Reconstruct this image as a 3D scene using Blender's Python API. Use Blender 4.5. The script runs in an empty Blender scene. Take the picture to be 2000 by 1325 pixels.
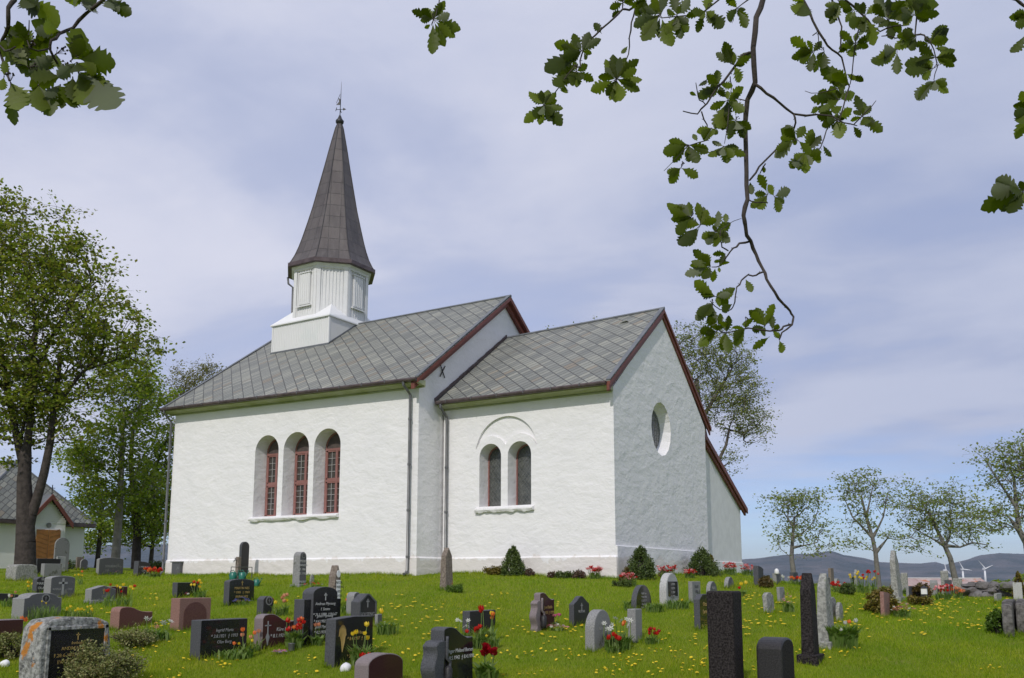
import bpy, bmesh, math, random
import numpy as np
from mathutils import Vector, Matrix
from math import radians, sin, cos, pi

# ---------------------------------------------------------------- camera, sky, sun, exposure
sc = bpy.context.scene
COL = sc.collection
CAM = np.array([10.4112, -22.3484, -0.122])
YAW, PIT, ROL, FPX, SHX, SHY = .5523, .1479, .0017, 1773.6951, .0029, .1019
cd = bpy.data.cameras.new("camera"); cam = bpy.data.objects.new("camera", cd); COL.objects.link(cam)
cd.sensor_width = 36; cd.lens = FPX / 2000 * 36; cd.shift_x = SHX; cd.shift_y = SHY
cd.clip_start = .1; cd.clip_end = 20000
cam.location = CAM
cam.matrix_world = Matrix.Translation(CAM) @ (Matrix.Rotation(YAW, 4, 'Z') @ Matrix.Rotation(pi/2 + PIT, 4, 'X') @ Matrix.Rotation(ROL, 4, 'Z'))
sc.camera = cam
sc.view_settings.view_transform = 'Standard'; sc.view_settings.look = 'None'
sc.view_settings.gamma = 1; sc.view_settings.exposure = 0.0
SUN_EL, SUN_AZ = radians(40), radians(13)      # azimuth measured from -Y towards +X

class NT:
    """tiny node helper"""
    def __init__(s, tree): s.t = tree; s.n = tree.nodes; s.l = tree.links
    def new(s, typ, **kw):
        n = s.n.new(typ)
        for k, v in kw.items():
            if k.startswith('i_'): s.inp(n, k[2:], v)
            else: setattr(n, k, v)
        return n
    def inp(s, n, k, v):
        k = int(k) if k.isdigit() else k.replace('_', ' ')
        if isinstance(v, bpy.types.NodeSocket): s.l.new(v, n.inputs[k])
        else: n.inputs[k].default_value = v
    def math(s, op, a, b=0.0, c=None):
        n = s.n.new('ShaderNodeMath'); n.operation = op; s.inp(n, '0', a); s.inp(n, '1', b)
        if c is not None: s.inp(n, '2', c)
        return n.outputs[0]
    def ramp(s, fac, stops, interp='LINEAR'):
        n = s.n.new('ShaderNodeValToRGB'); n.color_ramp.interpolation = interp
        e = n.color_ramp.elements
        while len(e) < len(stops): e.new(.5)
        for i, (p, c) in enumerate(stops):
            e[i].position = p; e[i].color = (c if hasattr(c, '__len__') else (c, c, c)) + ((1,) if hasattr(c, '__len__') and len(c) == 3 else ()) if hasattr(c, '__len__') else (c, c, c, 1)
        s.l.new(fac, n.inputs[0]); return n.outputs[0]
    def mix(s, fac, a, b, mode='MIX'):
        n = s.n.new('ShaderNodeMix'); n.data_type = 'RGBA'; n.blend_type = mode
        for k, v in ((0, fac), (6, a), (7, b)):
            if isinstance(v, bpy.types.NodeSocket): s.l.new(v, n.inputs[k])
            else: n.inputs[k].default_value = v if (k == 0 or len(v) == 4) else tuple(v) + (1,)
        return n.outputs[2]
    def noise(s, vec, scale, detail=4, rough=.6, dist=0):
        n = s.n.new('ShaderNodeTexNoise'); s.l.new(vec, n.inputs['Vector'])
        n.inputs['Scale'].default_value = scale; n.inputs['Detail'].default_value = detail
        n.inputs['Roughness'].default_value = rough; n.inputs['Distortion'].default_value = dist
        return n.outputs['Fac']

world = bpy.data.worlds.new("World"); sc.world = world; world.use_nodes = True
W = NT(world.node_tree); W.n.clear()
sky = W.new('ShaderNodeTexSky', sky_type='NISHITA', sun_disc=False, sun_elevation=SUN_EL, sun_rotation=pi - SUN_AZ, air_density=1.0, dust_density=.6, ozone_density=1.5)
tc = W.new('ShaderNodeTexCoord'); sep = W.new('ShaderNodeSeparateXYZ'); W.l.new(tc.outputs['Generated'], sep.inputs[0])
zc = W.math('MAXIMUM', sep.outputs[2], 0.03)
zz = W.math('ADD', zc, .12)
cv = W.new('ShaderNodeCombineXYZ'); W.l.new(W.math('DIVIDE', sep.outputs[0], zz), cv.inputs[0]); W.l.new(W.math('DIVIDE', sep.outputs[1], zz), cv.inputs[1])
mp = W.new('ShaderNodeMapping'); W.l.new(cv.outputs[0], mp.inputs[0]); mp.inputs['Rotation'].default_value = (0, 0, radians(-28)); mp.inputs['Scale'].default_value = (.75, 1.15, 1); mp.inputs['Location'].default_value = (3.1, 1.7, 0)
n1 = W.noise(mp.outputs[0], .8, 7, .52, .5)
n2 = W.noise(mp.outputs[0], 2.6, 6, .55, .3)
nn = W.math('ADD', W.math('MULTIPLY', n1, .75), W.math('MULTIPLY', n2, .25))
cover = W.ramp(nn, [(.34, .78), (.48, 1.0)])
lowclear = W.ramp(W.math('ADD', sep.outputs[2], W.math('MULTIPLY', n2, .08)), [(.08, .1), (.20, 1.0)])          # clear strip above the horizon
fac = W.math('MULTIPLY', cover, lowclear)
ccol = W.mix(W.ramp(nn, [(.40, 0.0), (.60, 1.0)], 'EASE'), (4.85, 5.2, 6.75), (6.4, 6.5, 7.6))
skyc = W.mix(1.0, sky.outputs[0], (.74, .86, 1.2), 'MULTIPLY')
# the cloud deck is thinner and brighter to the left, thicker and greyer to the right of the church
dotn = W.new('ShaderNodeVectorMath', operation='DOT_PRODUCT'); W.l.new(tc.outputs['Generated'], dotn.inputs[0]); dotn.inputs[1].default_value = (cos(YAW), sin(YAW), 0)
ccol = W.mix(W.ramp(W.math('ADD', dotn.outputs['Value'], .5), [(.30, 0.0), (.95, 1.0)], 'EASE'), W.mix(1.0, ccol, (.98, .99, 1.0), 'MULTIPLY'), W.mix(1.0, ccol, (.74, .79, .87), 'MULTIPLY'))
bgc = W.mix(fac, skyc, ccol)
bg = W.new('ShaderNodeBackground'); W.l.new(bgc, bg.inputs[0]); bg.inputs[1].default_value = .11
wo = W.new('ShaderNodeOutputWorld'); W.l.new(bg.outputs[0], wo.inputs[0])

sl = bpy.data.lights.new("sun", 'SUN'); sl.energy = 2.35; sl.angle = radians(.8); sl.color = (1, .95, .89)
so = bpy.data.objects.new("sun", sl); COL.objects.link(so)
sdir = Vector((sin(SUN_AZ)*cos(SUN_EL), -cos(SUN_AZ)*cos(SUN_EL), sin(SUN_EL)))
so.rotation_euler = sdir.to_track_quat('Z', 'Y').to_euler(); so.location = (0, -20, 40)

# ---------------------------------------------------------------- image <-> world
_fw = np.array([-sin(YAW), cos(YAW), 0]); _rt = np.array([cos(YAW), sin(YAW), 0]); _up = np.array([0, 0, 1.])
_f2 = _fw*cos(PIT) + _up*sin(PIT); _u2 = -_fw*sin(PIT) + _up*cos(PIT)
_r3 = _rt*cos(ROL) + _u2*sin(ROL); _u3 = -_rt*sin(ROL) + _u2*cos(ROL)
def proj(P):
    q = np.array(P, float) - CAM
    return 1000 - SHX*2000 + FPX*(q@_r3)/(q@_f2), 662.5 + SHY*2000 - FPX*(q@_u3)/(q@_f2)
def ray(x, y): return _f2 + _r3*(x - 1000 + SHX*2000)/FPX - _u3*(y - 662.5 - SHY*2000)/FPX
def at(x, y, d):                                   # point seen at photo pixel (x, y), d metres away (horizontal depth)
    r = ray(x, y); return CAM + r*(d/(r@_fw))
TD = [0, 12, 14.5, 17, 20, 22, 24, 27, 30, 33, 40, 60, 120, 400, 1200]
TC = [-600, 0, 450, 870, 1200, 1420, 1600, 1750, 2000, 2600]
def _row(*v): return list(v)
TZ = np.array([
 [-1.72]*10, [-1.72]*10,
 [-1.47]*10,
 [-1.12, -1.12, -1.10, -1.10, -1.10, -1.08, -1.10, -1.12, -1.15, -1.2],
 [-.80, -.80, -.75, -.62, -.72, -.74, -.80, -.92, -.95, -1.0],
 [-.66, -.66, -.55, -.38, -.45, -.50, -.62, -.80, -.85, -.9],
 [-.50, -.50, -.38, -.16, -.12, -.30, -.50, -.74, -.78, -.8],
 [-.38, -.36, -.18, .02, .02, -.10, -.44, -.72, -.75, -.8],
 [-.30, -.28, -.02, .05, .05, .05, -.42, -.70, -.75, -.8],
 [-.20, -.16, .05, .1, .1, .12, -.45, -.70, -.75, -.8],
 [.10, .20, .25, .15, .15, .1, -.50, -.72, -.75, -.8],
 [.50, .60, .55, .2, .2, 0, -.7, -.95, -1.0, -1.0],
 [.5, .5, .3, 0, -.5, -1, -1.5, -1.9, -2, -2],
 [-3]*3 + [-5]*7, [-9]*10])
def zg(x, y):
    q = np.array([x, y, 0]) - CAM; d = max(q@_fw, 0.01); px = 1000 + FPX*(q@_rt)/max(d, 4)
    px = min(max(px, TC[0]), TC[-1]); d = min(d, TD[-1])
    i = int(np.searchsorted(TD, d)); i = min(max(i, 1), len(TD)-1); j = int(np.searchsorted(TC, px)); j = min(max(j, 1), len(TC)-1)
    a = (d - TD[i-1])/(TD[i]-TD[i-1]); b = (px - TC[j-1])/(TC[j]-TC[j-1])
    z = (TZ[i-1, j-1]*(1-b) + TZ[i-1, j]*b)*(1-a) + (TZ[i, j-1]*(1-b) + TZ[i, j]*b)*a
    if d < 60: z += .018*sin(x*1.3 + .7*y) + .014*sin(y*2.1 - x*.6) + .008*sin(3.7*x + 2.9*y)
    return z
def G(px, py):                                     # ground point under photo pixel
    r = ray(px, py); r = r/(r@_fw); best = (1e9, None)
    for d in np.concatenate([np.arange(8, 60, .1), np.arange(60, 400, 2)]):
        P = CAM + r*d
        if d < 36 and (P[2]-zg(P[0], P[1]))/d < best[0]: best = ((P[2]-zg(P[0], P[1]))/d, P)
        if P[2] < zg(P[0], P[1]):
            a, b = d - (.1 if d < 60 else 2), d
            for _ in range(12):
                m = (a+b)/2; P = CAM + r*m
                if P[2] < zg(P[0], P[1]): b = m
                else: a = m
            return P
    P = best[1]; return np.array([P[0], P[1], zg(P[0], P[1])])       # just over the crest: nearest ground
def Gd(px, d):                                     # ground point at photo column px, depth d
    P = at(px, 1000, d); return np.array([P[0], P[1], zg(P[0], P[1])])
def depth(P): return float((np.array(P, float) - CAM)@_fw)
def pxm(P): return FPX/depth(P)                    # photo pixels per metre at P

# ---------------------------------------------------------------- object helpers
def mesh(name, V, F, m=None, parent=None, uv=None, smooth=False, mi=None):
    me = bpy.data.meshes.new(name)
    me.from_pydata([tuple(map(float, v)) for v in V], [], F); me.validate(clean_customdata=False); me.update()
    if uv is not None:
        l = me.uv_layers.new(name='UVMap'); l.data.foreach_set('uv', np.array(uv, dtype='f').ravel())
    return link(name, me, m, parent, smooth, mi)
def link(name, me, m=None, parent=None, smooth=False, mi=None):
    o = bpy.data.objects.new(name, me); COL.objects.link(o)
    for k in (m if isinstance(m, (list, tuple)) else [m]):
        if k is not None: me.materials.append(k)
    if mi is not None: me.polygons.foreach_set('material_index', mi)
    if smooth: me.polygons.foreach_set('use_smooth', [True]*len(me.polygons))
    if parent: o.parent = parent
    return o
def fastmesh(name, V, nper, m=None, parent=None, mi=None):
    """V: (n*nper,3) array, faces of nper verts each"""
    V = np.ascontiguousarray(V, dtype='f'); n = len(V)//nper
    me = bpy.data.meshes.new(name); me.vertices.add(len(V)); me.vertices.foreach_set('co', V.ravel())
    me.loops.add(len(V)); me.loops.foreach_set('vertex_index', np.arange(len(V), dtype='i'))
    me.polygons.add(n); me.polygons.foreach_set('loop_start', np.arange(0, len(V), nper, dtype='i'))
    me.update(calc_edges=True)
    return link(name, me, m, parent, False, mi)
def fastmesh2(name, V, F, m=None, parent=None, smooth=True, mi=None):
    V = np.ascontiguousarray(V, dtype='f'); F = np.ascontiguousarray(F, dtype='i'); k = F.shape[1]
    me = bpy.data.meshes.new(name); me.vertices.add(len(V)); me.vertices.foreach_set('co', V.ravel())
    me.loops.add(F.size); me.loops.foreach_set('vertex_index', F.ravel())
    me.polygons.add(len(F)); me.polygons.foreach_set('loop_start', np.arange(0, F.size, k, dtype='i'))
    me.update(calc_edges=True); return link(name, me, m, parent, smooth, mi)
def tag(o, label=None, cat=None, group=None, kind=None):
    if label: o['label'] = label
    if cat: o['category'] = cat
    if group: o['group'] = group
    if kind: o['kind'] = kind
    return o
def empty(name, loc, label=None, cat=None, group=None, rz=0):
    o = bpy.data.objects.new(name, None); COL.objects.link(o); o.location = tuple(map(float, loc)); o.rotation_euler = (0, 0, rz)
    o.empty_display_size = .2
    return tag(o, label, cat, group)
class MB:
    """mesh buffer"""
    def __init__(s): s.V = []; s.F = []; s.M = []
    def add(s, V, F, m=0):
        b = len(s.V); s.V += [tuple(map(float, v)) for v in V]; s.F += [tuple(i+b for i in f) for f in F]; s.M += [m]*len(F); return s
    def box(s, x0, x1, y0, y1, z0, z1, m=0):
        return s.add([(x0,y0,z0),(x1,y0,z0),(x1,y1,z0),(x0,y1,z0),(x0,y0,z1),(x1,y0,z1),(x1,y1,z1),(x0,y1,z1)],
            [(0,3,2,1),(4,5,6,7),(0,1,5,4),(1,2,6,5),(2,3,7,6),(3,0,4,7)], m)
    def prism(s, poly, off, m=0):
        """poly: list of 3d points, off: extrusion vector"""
        n = len(poly); P = [Vector(p) for p in poly]; Q = [p + Vector(off) for p in P]
        return s.add(P + Q, [tuple(range(n))[::-1], tuple(range(n, 2*n))] + [(i, (i+1) % n, n+(i+1) % n, n+i) for i in range(n)], m)
    def tube(s, pts, r, k=8, m=0, cap=True):
        pts = [Vector(p) for p in pts]; rs = r if hasattr(r, '__len__') else [r]*len(pts); V = []; F = []
        ref = Vector((0, 0, 1)) if abs((pts[-1]-pts[0]).normalized().z) < .9 else Vector((1, 0, 0))
        for i, p in enumerate(pts):
            t = ((pts[min(i+1, len(pts)-1)] - pts[max(i-1, 0)])).normalized()
            a = t.cross(ref).normalized(); b = t.cross(a)
            V += [p + (a*cos(2*pi*j/k) + b*sin(2*pi*j/k))*rs[i] for j in range(k)]
        for i in range(len(pts)-1):
            F += [(i*k+j, i*k+(j+1) % k, (i+1)*k+(j+1) % k, (i+1)*k+j) for j in range(k)]
        if cap: F += [tuple(range(k))[::-1], tuple(range((len(pts)-1)*k, len(pts)*k))]
        return s.add(V, F, m)
    def lathe(s, prof, c, k=12, m=0, ph=0, lean=(0, 0)):
        """prof: (r,z) list from bottom to top around centre c"""
        V = []; F = []; z0 = prof[0][1]; z1 = prof[-1][1] or 1
        for r, z in prof:
            u = (z-z0)/max(z1-z0, 1e-6)
            V += [(c[0]+lean[0]*u+r*cos(2*pi*j/k+ph), c[1]+lean[1]*u+r*sin(2*pi*j/k+ph), c[2]+z) for j in range(k)]
        for i in range(len(prof)-1):
            F += [(i*k+j, i*k+(j+1) % k, (i+1)*k+(j+1) % k, (i+1)*k+j) for j in range(k)]
        F += [tuple(range(k))[::-1], tuple(range((len(prof)-1)*k, len(prof)*k))]
        return s.add(V, F, m)
    def obj(s, name, m, parent=None, smooth=False, bevel=0, seg=1):
        me = bpy.data.meshes.new(name); me.from_pydata(s.V, [], s.F); me.update()
        me.polygons.foreach_set('material_index', s.M)
        bm = bmesh.new(); bm.from_mesh(me); bmesh.ops.recalc_face_normals(bm, faces=bm.faces)
        if bevel:
            ed = [e for e in bm.edges if len(e.link_faces) == 2 and e.calc_face_angle(0) > .5]
            bmesh.ops.bevel(bm, geom=ed, offset=bevel, segments=seg, affect='EDGES', profile=.5)
        bm.to_mesh(me); bm.free()
        o = link(name, me, m, parent)
        if smooth: me.polygons.foreach_set('use_smooth', [True]*len(me.polygons))
        return o
def auto_smooth(o, ang=40):
    me = o.data; bm = bmesh.new(); bm.from_mesh(me)
    for f in bm.faces: f.smooth = True
    for e in bm.edges:
        if len(e.link_faces) == 2 and e.calc_face_angle(0) > radians(ang): e.smooth = False
    bm.to_mesh(me); bm.free()
def boolean(o, cutters, solver='EXACT'):
    for c in cutters:
        md = o.modifiers.new('b', 'BOOLEAN'); md.operation = 'DIFFERENCE'; md.solver = solver; md.object = c
    dg = bpy.context.evaluated_depsgraph_get(); dg.update()
    me = bpy.data.meshes.new_from_object(o.evaluated_get(dg)); o.modifiers.clear(); old = o.data; o.data = me
    bpy.data.meshes.remove(old)
    for c in cutters: bpy.data.objects.remove(c, do_unlink=True)

# ---------------------------------------------------------------- materials
MATS = {}
def mat(name, col, rough=.8, col2=None, scale=4, detail=5, lo=.35, hi=.65, bump=None, spec=.5, metal=0, coat=0, spots=None, coord='Object', trans=0):
    """col/col2 mixed by noise; bump=(scale,strength,distance); spots=(scale,threshold,colour)"""
    m = bpy.data.materials.new(name); m.use_nodes = True; N = NT(m.node_tree); b = N.n['Principled BSDF']
    t = N.new('ShaderNodeTexCoord').outputs[coord]
    c = None
    if col2 is not None: c = N.mix(N.ramp(N.noise(t, scale, detail), [(lo, 0.0), (hi, 1.0)]), col, col2)
    if spots:
        for (s_, th, cc) in (spots if isinstance(spots, list) else [spots]):
            c = N.mix(N.ramp(N.noise(t, s_, 4, .6), [(th, 0.0), (th+.04, 1.0)]), c if c is not None else col, cc)
    if c is None: b.inputs['Base Color'].default_value = tuple(col) + (1,)
    else: N.l.new(c, b.inputs['Base Color'])
    b.inputs['Roughness'].default_value = rough; b.inputs['Metallic'].default_value = metal
    b.inputs['Specular IOR Level'].default_value = spec; b.inputs['Coat Weight'].default_value = coat
    if bump:
        bl = bump if isinstance(bump, list) else [bump]; prev = None
        for (s_, st, di) in bl:
            bn = N.new('ShaderNodeBump'); bn.inputs['Strength'].default_value = st; bn.inputs['Distance'].default_value = di
            N.l.new(N.noise(t, s_, 6, .6), bn.inputs['Height'])
            if prev: N.l.new(prev, bn.inputs['Normal'])
            prev = bn.outputs[0]
        N.l.new(prev, b.inputs['Normal'])
    MATS[name] = m; return m
def leafmat(name, cols, rough=.55, tr=.45, trcol=None, spec=.35, patch=None):
    """leaf colours vary per leaf (random per island); light passes through"""
    m = bpy.data.materials.new(name); m.use_nodes = True; N = NT(m.node_tree); b = N.n['Principled BSDF']; out = N.n['Material Output']
    g = N.new('ShaderNodeNewGeometry'); k = len(cols)
    c = N.ramp(g.outputs['Random Per Island'], [(i/(k-1), cols[i]) for i in range(k)])
    if patch:
        t_ = N.new('ShaderNodeTexCoord').outputs['Object']
        for s_, lo_, hi_, mul in patch: c = N.mix(N.ramp(N.noise(t_, s_, 4, .6), [(lo_, 0.0), (hi_, 1.0)]), c, N.mix(1.0, c, mul, 'MULTIPLY'))
    N.l.new(c, b.inputs['Base Color']); b.inputs['Roughness'].default_value = rough; b.inputs['Specular IOR Level'].default_value = spec
    if tr:
        t = N.new('ShaderNodeBsdfTranslucent'); N.l.new(N.mix(1.0, c, trcol or (1.3, 1.35, .6), 'MULTIPLY'), t.inputs[0])
        mx = N.new('ShaderNodeMixShader'); mx.inputs[0].default_value = tr; N.l.new(b.outputs[0], mx.inputs[1]); N.l.new(t.outputs[0], mx.inputs[2]); N.l.new(mx.outputs[0], out.inputs[0])
    MATS[name] = m; return m

def slate_material():
    m = bpy.data.materials.new('slate'); m.use_nodes = True; N = NT(m.node_tree); b = N.n['Principled BSDF']
    uv = N.new('ShaderNodeUVMap').outputs[0]; s = N.new('ShaderNodeSeparateXYZ'); N.l.new(uv, s.inputs[0])
    a, c = s.outputs[0], s.outputs[1]
    p = N.math('MULTIPLY', N.math('ADD', a, c), .7071/.355)       # across the long joints
    q = N.math('MULTIPLY', N.math('SUBTRACT', c, a), .7071/.2)    # along them
    pf = N.math('FLOOR', p); wn0 = N.new('ShaderNodeTexWhiteNoise', noise_dimensions='1D'); N.l.new(pf, wn0.inputs['W'])
    q = N.math('ADD', q, N.math('MULTIPLY', wn0.outputs['Value'], .55))
    qf = N.math('FLOOR', q); pr = N.math('FRACT', p); qr = N.math('FRACT', q)
    v = N.new('ShaderNodeCombineXYZ'); N.l.new(pf, v.inputs[0]); N.l.new(qf, v.inputs[1])
    wn = N.new('ShaderNodeTexWhiteNoise', noise_dimensions='2D'); N.l.new(v.outputs[0], wn.inputs['Vector'])
    # clusters of slates that share a tone
    cl = N.noise(uv, .8, 3, .6)
    tone = N.math('ADD', N.math('MULTIPLY', wn.outputs['Value'], .62), N.math('MULTIPLY', cl, .38))
    col = N.ramp(tone, [(.08, (.14, .147, .135)), (.35, (.18, .187, .168)), (.6, (.22, .226, .198)), (.8, (.28, .282, .238)), (.95, (.37, .365, .305))])
    sp = N.noise(uv, 9, 5, .7)
    col = N.mix(N.ramp(sp, [(.5, 0.0), (.75, .6)]), col, (.22, .205, .15))
    sepc = N.new('ShaderNodeSeparateColor'); N.l.new(wn.outputs['Color'], sepc.inputs[0])
    col = N.mix(N.ramp(sepc.outputs[1], [(.9, 0.0), (.97, .5)]), col, (.26, .2, .13))
    e = N.math('MINIMUM', N.math('MULTIPLY', N.math('MINIMUM', pr, N.math('SUBTRACT', 1.0, pr)), .355), N.math('MULTIPLY', N.math('MINIMUM', qr, N.math('SUBTRACT', 1.0, qr)), .2))
    joint = N.ramp(e, [(.006, 1.0), (.018, 0.0)])
    joint2 = N.ramp(N.math('MULTIPLY', N.math('MINIMUM', pr, N.math('SUBTRACT', 1.0, pr)), .355), [(.005, .8), (.014, 0.0)])
    col = N.mix(N.math('MAXIMUM', N.math('MULTIPLY', joint, .95), joint2), col, (.05, .05, .05))
    N.l.new(col, b.inputs['Base Color']); b.inputs['Roughness'].default_value = .55
    h = N.math('ADD', N.math('MULTIPLY', N.math('SUBTRACT', 1.0, joint), .012), N.math('MULTIPLY', N.math('ADD', qr, pr), -.006))
    h = N.math('ADD', h, N.math('MULTIPLY', wn.outputs['Value'], .006)); h = N.math('ADD', h, N.math('MULTIPLY', sp, .006))
    bn = N.new('ShaderNodeBump'); bn.inputs['Distance'].default_value = 1.2; bn.inputs['Strength'].default_value = .8; N.l.new(h, bn.inputs['Height']); N.l.new(bn.outputs[0], b.inputs['Normal'])
    MATS['slate'] = m
slate_material()
def sheet_material():
    m = bpy.data.materials.new('sheet_metal'); m.use_nodes = True; N = NT(m.node_tree); b = N.n['Principled BSDF']
    uv = N.new('ShaderNodeUVMap').outputs[0]
    br = N.new('ShaderNodeTexBrick', offset=0.0, squash=1.0); N.l.new(uv, br.inputs['Vector'])
    br.inputs['Scale'].default_value = 1; br.inputs['Brick Width'].default_value = .42; br.inputs['Row Height'].default_value = .52; br.inputs['Mortar Size'].default_value = .012; br.inputs['Mortar Smooth'].default_value = .3
    br.inputs['Color1'].default_value = (.078, .068, .068, 1); br.inputs['Color2'].default_value = (.115, .098, .094, 1); br.inputs['Mortar'].default_value = (.055, .05, .05, 1)
    t = N.new('ShaderNodeTexCoord').outputs['Object']
    mp = N.new('ShaderNodeMapping'); N.l.new(t, mp.inputs[0]); mp.inputs['Scale'].default_value = (3, 3, .5)
    c = N.mix(N.ramp(N.noise(mp.outputs[0], 1.6, 6, .65), [(.4, 0.0), (.7, .55)]), br.outputs['Color'], (.15, .135, .128))
    N.l.new(c, b.inputs['Base Color']); b.inputs['Metallic'].default_value = .25; b.inputs['Roughness'].default_value = .55
    bn = N.new('ShaderNodeBump'); bn.inputs['Distance'].default_value = .02; bn.inputs['Strength'].default_value = .7
    N.l.new(N.math('ADD', br.outputs['Fac'], N.math('MULTIPLY', N.noise(uv, 3, 2), .6)), bn.inputs['Height']); N.l.new(bn.outputs[0], b.inputs['Normal'])
    MATS['sheet_metal'] = m
sheet_material()
def wall_material():
    m = bpy.data.materials.new('limewash'); m.use_nodes = True; N = NT(m.node_tree); b = N.n['Principled BSDF']
    t = N.new('ShaderNodeTexCoord').outputs['Object']
    c = N.mix(N.ramp(N.noise(t, 1.1, 6, .6), [(.35, 0.0), (.7, 1.0)]), (.82, .805, .805), (.775, .765, .77))
    c = N.mix(N.ramp(N.noise(t, 7, 5, .7), [(.58, 0.0), (.75, .4)]), c, (.64, .64, .62))
    # damp splash stain with a shape of its own close to the ground
    s = N.new('ShaderNodeSeparateXYZ'); N.l.new(t, s.inputs[0])
    st = N.math('ADD', s.outputs[2], N.math('MULTIPLY', N.noise(t, 2.2, 5, .7), -.9))
    c = N.mix(N.ramp(st, [(-.7, .5), (-.2, 0.0)]), c, (.62, .56, .50))
    N.l.new(c, b.inputs['Base Color']); b.inputs['Roughness'].default_value = .9; b.inputs['Specular IOR Level'].default_value = .2
    mp = N.new('ShaderNodeMapping'); N.l.new(t, mp.inputs[0]); mp.inputs['Scale'].default_value = (1, 1, 1.7)
    h = N.math('ADD', N.math('MULTIPLY', N.noise(mp.outputs[0], 1.6, 3, .5, .4), .10), N.math('MULTIPLY', N.noise(mp.outputs[0], 4.2, 4, .55, .3), .04))
    h = N.math('ADD', h, N.math('MULTIPLY', N.noise(t, 10, 4, .65), .022))
    bn = N.new('ShaderNodeBump'); bn.inputs['Distance'].default_value = 1.0; bn.inputs['Strength'].default_value = .36; N.l.new(h, bn.inputs['Height']); N.l.new(bn.outputs[0], b.inputs['Normal'])
    MATS['limewash'] = m
wall_material()
mat('plaster_smooth', (.78, .78, .77), .9, (.70, .70, .69), 3, bump=(14, .3, .01), spec=.2)
mat('soffit', (.46, .47, .36), .9, (.33, .36, .19), 1.4, lo=.3, hi=.6, bump=(9, .3, .01), spec=.2)
mat('white_paint', (.76, .755, .75), .55, (.70, .70, .695), 1.5, bump=(30, .15, .004))
mat('white_sheet', (.77, .77, .765), .5, (.71, .74, .72), .9, lo=.5, hi=.75)
mat('white_board', (.73, .73, .72), .6, (.68, .70, .685), 1.2, lo=.5, hi=.7, bump=(20, .2, .004))
mat('barge_red', (.14, .036, .022), .55, (.18, .055, .038), 3, bump=(25, .2, .004))
mat('window_red', (.23, .10, .085), .55, (.28, .13, .115), 3)
mat('gutter', (.07, .05, .05), .45, (.12, .09, .09), 5, metal=.3)
mat('pipe_grey', (.10, .105, .11), .4, (.15, .15, .15), 4, metal=.3)
mat('lead', (.13, .14, .15), .5, (.18, .19, .2), 3, metal=.3)
mat('iron', (.02, .02, .022), .5)
mat('lead_cames', (.16, .165, .16), .6)
def glass_mat():
    m = mat('window_glass', (.03, .03, .03), .08, (.075, .065, .055), 5, spec=.6)
    m2 = mat('leaded_glass', (.05, .055, .05), .25, (.12, .125, .115), 6, detail=6, bump=(30, .4, .006), spec=.7)
glass_mat()
mat('curtain', (.28, .25, .22), .9, (.16, .14, .12), 6)

# ground
def grass_ground():
    m = bpy.data.materials.new('grass_ground'); m.use_nodes = True; N = NT(m.node_tree); b = N.n['Principled BSDF']
    t = N.new('ShaderNodeTexCoord').outputs['Object']
    a = N.mix(N.ramp(N.noise(t, .35, 5, .6), [(.35, 0.0), (.65, 1.0)]), (.14, .205, .010), (.205, .25, .014))
    a = N.mix(N.ramp(N.noise(t, 2.6, 6, .7), [(.5, 0.0), (.72, .55)]), a, (.21, .21, .05))
    a = N.mix(N.ramp(N.noise(t, 45, 3, .7), [(.35, .45), (.6, 0.0)]), a, (.05, .09, .015))
    N.l.new(a, b.inputs['Base Color']); b.inputs['Roughness'].default_value = .95; b.inputs['Specular IOR Level'].default_value = .1
    bn = N.new('ShaderNodeBump'); bn.inputs['Distance'].default_value = .05; bn.inputs['Strength'].default_value = .6; N.l.new(N.noise(t, 30, 5, .7), bn.inputs['Height']); N.l.new(bn.outputs[0], b.inputs['Normal'])
    return m
GM = grass_ground()
far_land = mat('far_land', (.035, .05, .03), .95, (.06, .06, .04), .02)
mat('mountain', (.115, .105, .10), .95, (.03, .042, .036), .0035, detail=9, lo=.38, hi=.6, bump=(.006, 1.0, 120))

# ---------------------------------------------------------------- ground sheet, mountains
def build_ground():
    # grid in camera-aligned axes, fine near, stretched to the horizon
    u = np.concatenate([-np.geomspace(9000, 41, 26), np.arange(-40, 40.1, .5), np.geomspace(41, 9000, 26)])
    v = np.concatenate([-np.geomspace(3000, 12, 12), np.arange(-10, 44, .5), np.geomspace(45, 9000, 34)])
    V = []
    for b in v:
        for a in u:
            x, y = CAM[0] + _rt[0]*a + _fw[0]*b, CAM[1] + _rt[1]*a + _fw[1]*b
            V.append((x, y, zg(x, y)))
    V = np.array(V); n = len(u)
    I, J = np.meshgrid(np.arange(len(v)-1), np.arange(n-1), indexing='ij'); k = (I*n + J).ravel()
    F = np.stack([k, k+1, k+1+n, k+n], 1)
    mid = V[F].mean(1); far = np.hypot(mid[:, 0]-CAM[0], mid[:, 1]-CAM[1]) > 170
    o = fastmesh2('ground', V, F, [GM, far_land], mi=far.astype('i'))
    tag(o, kind='structure')
build_ground()
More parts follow.
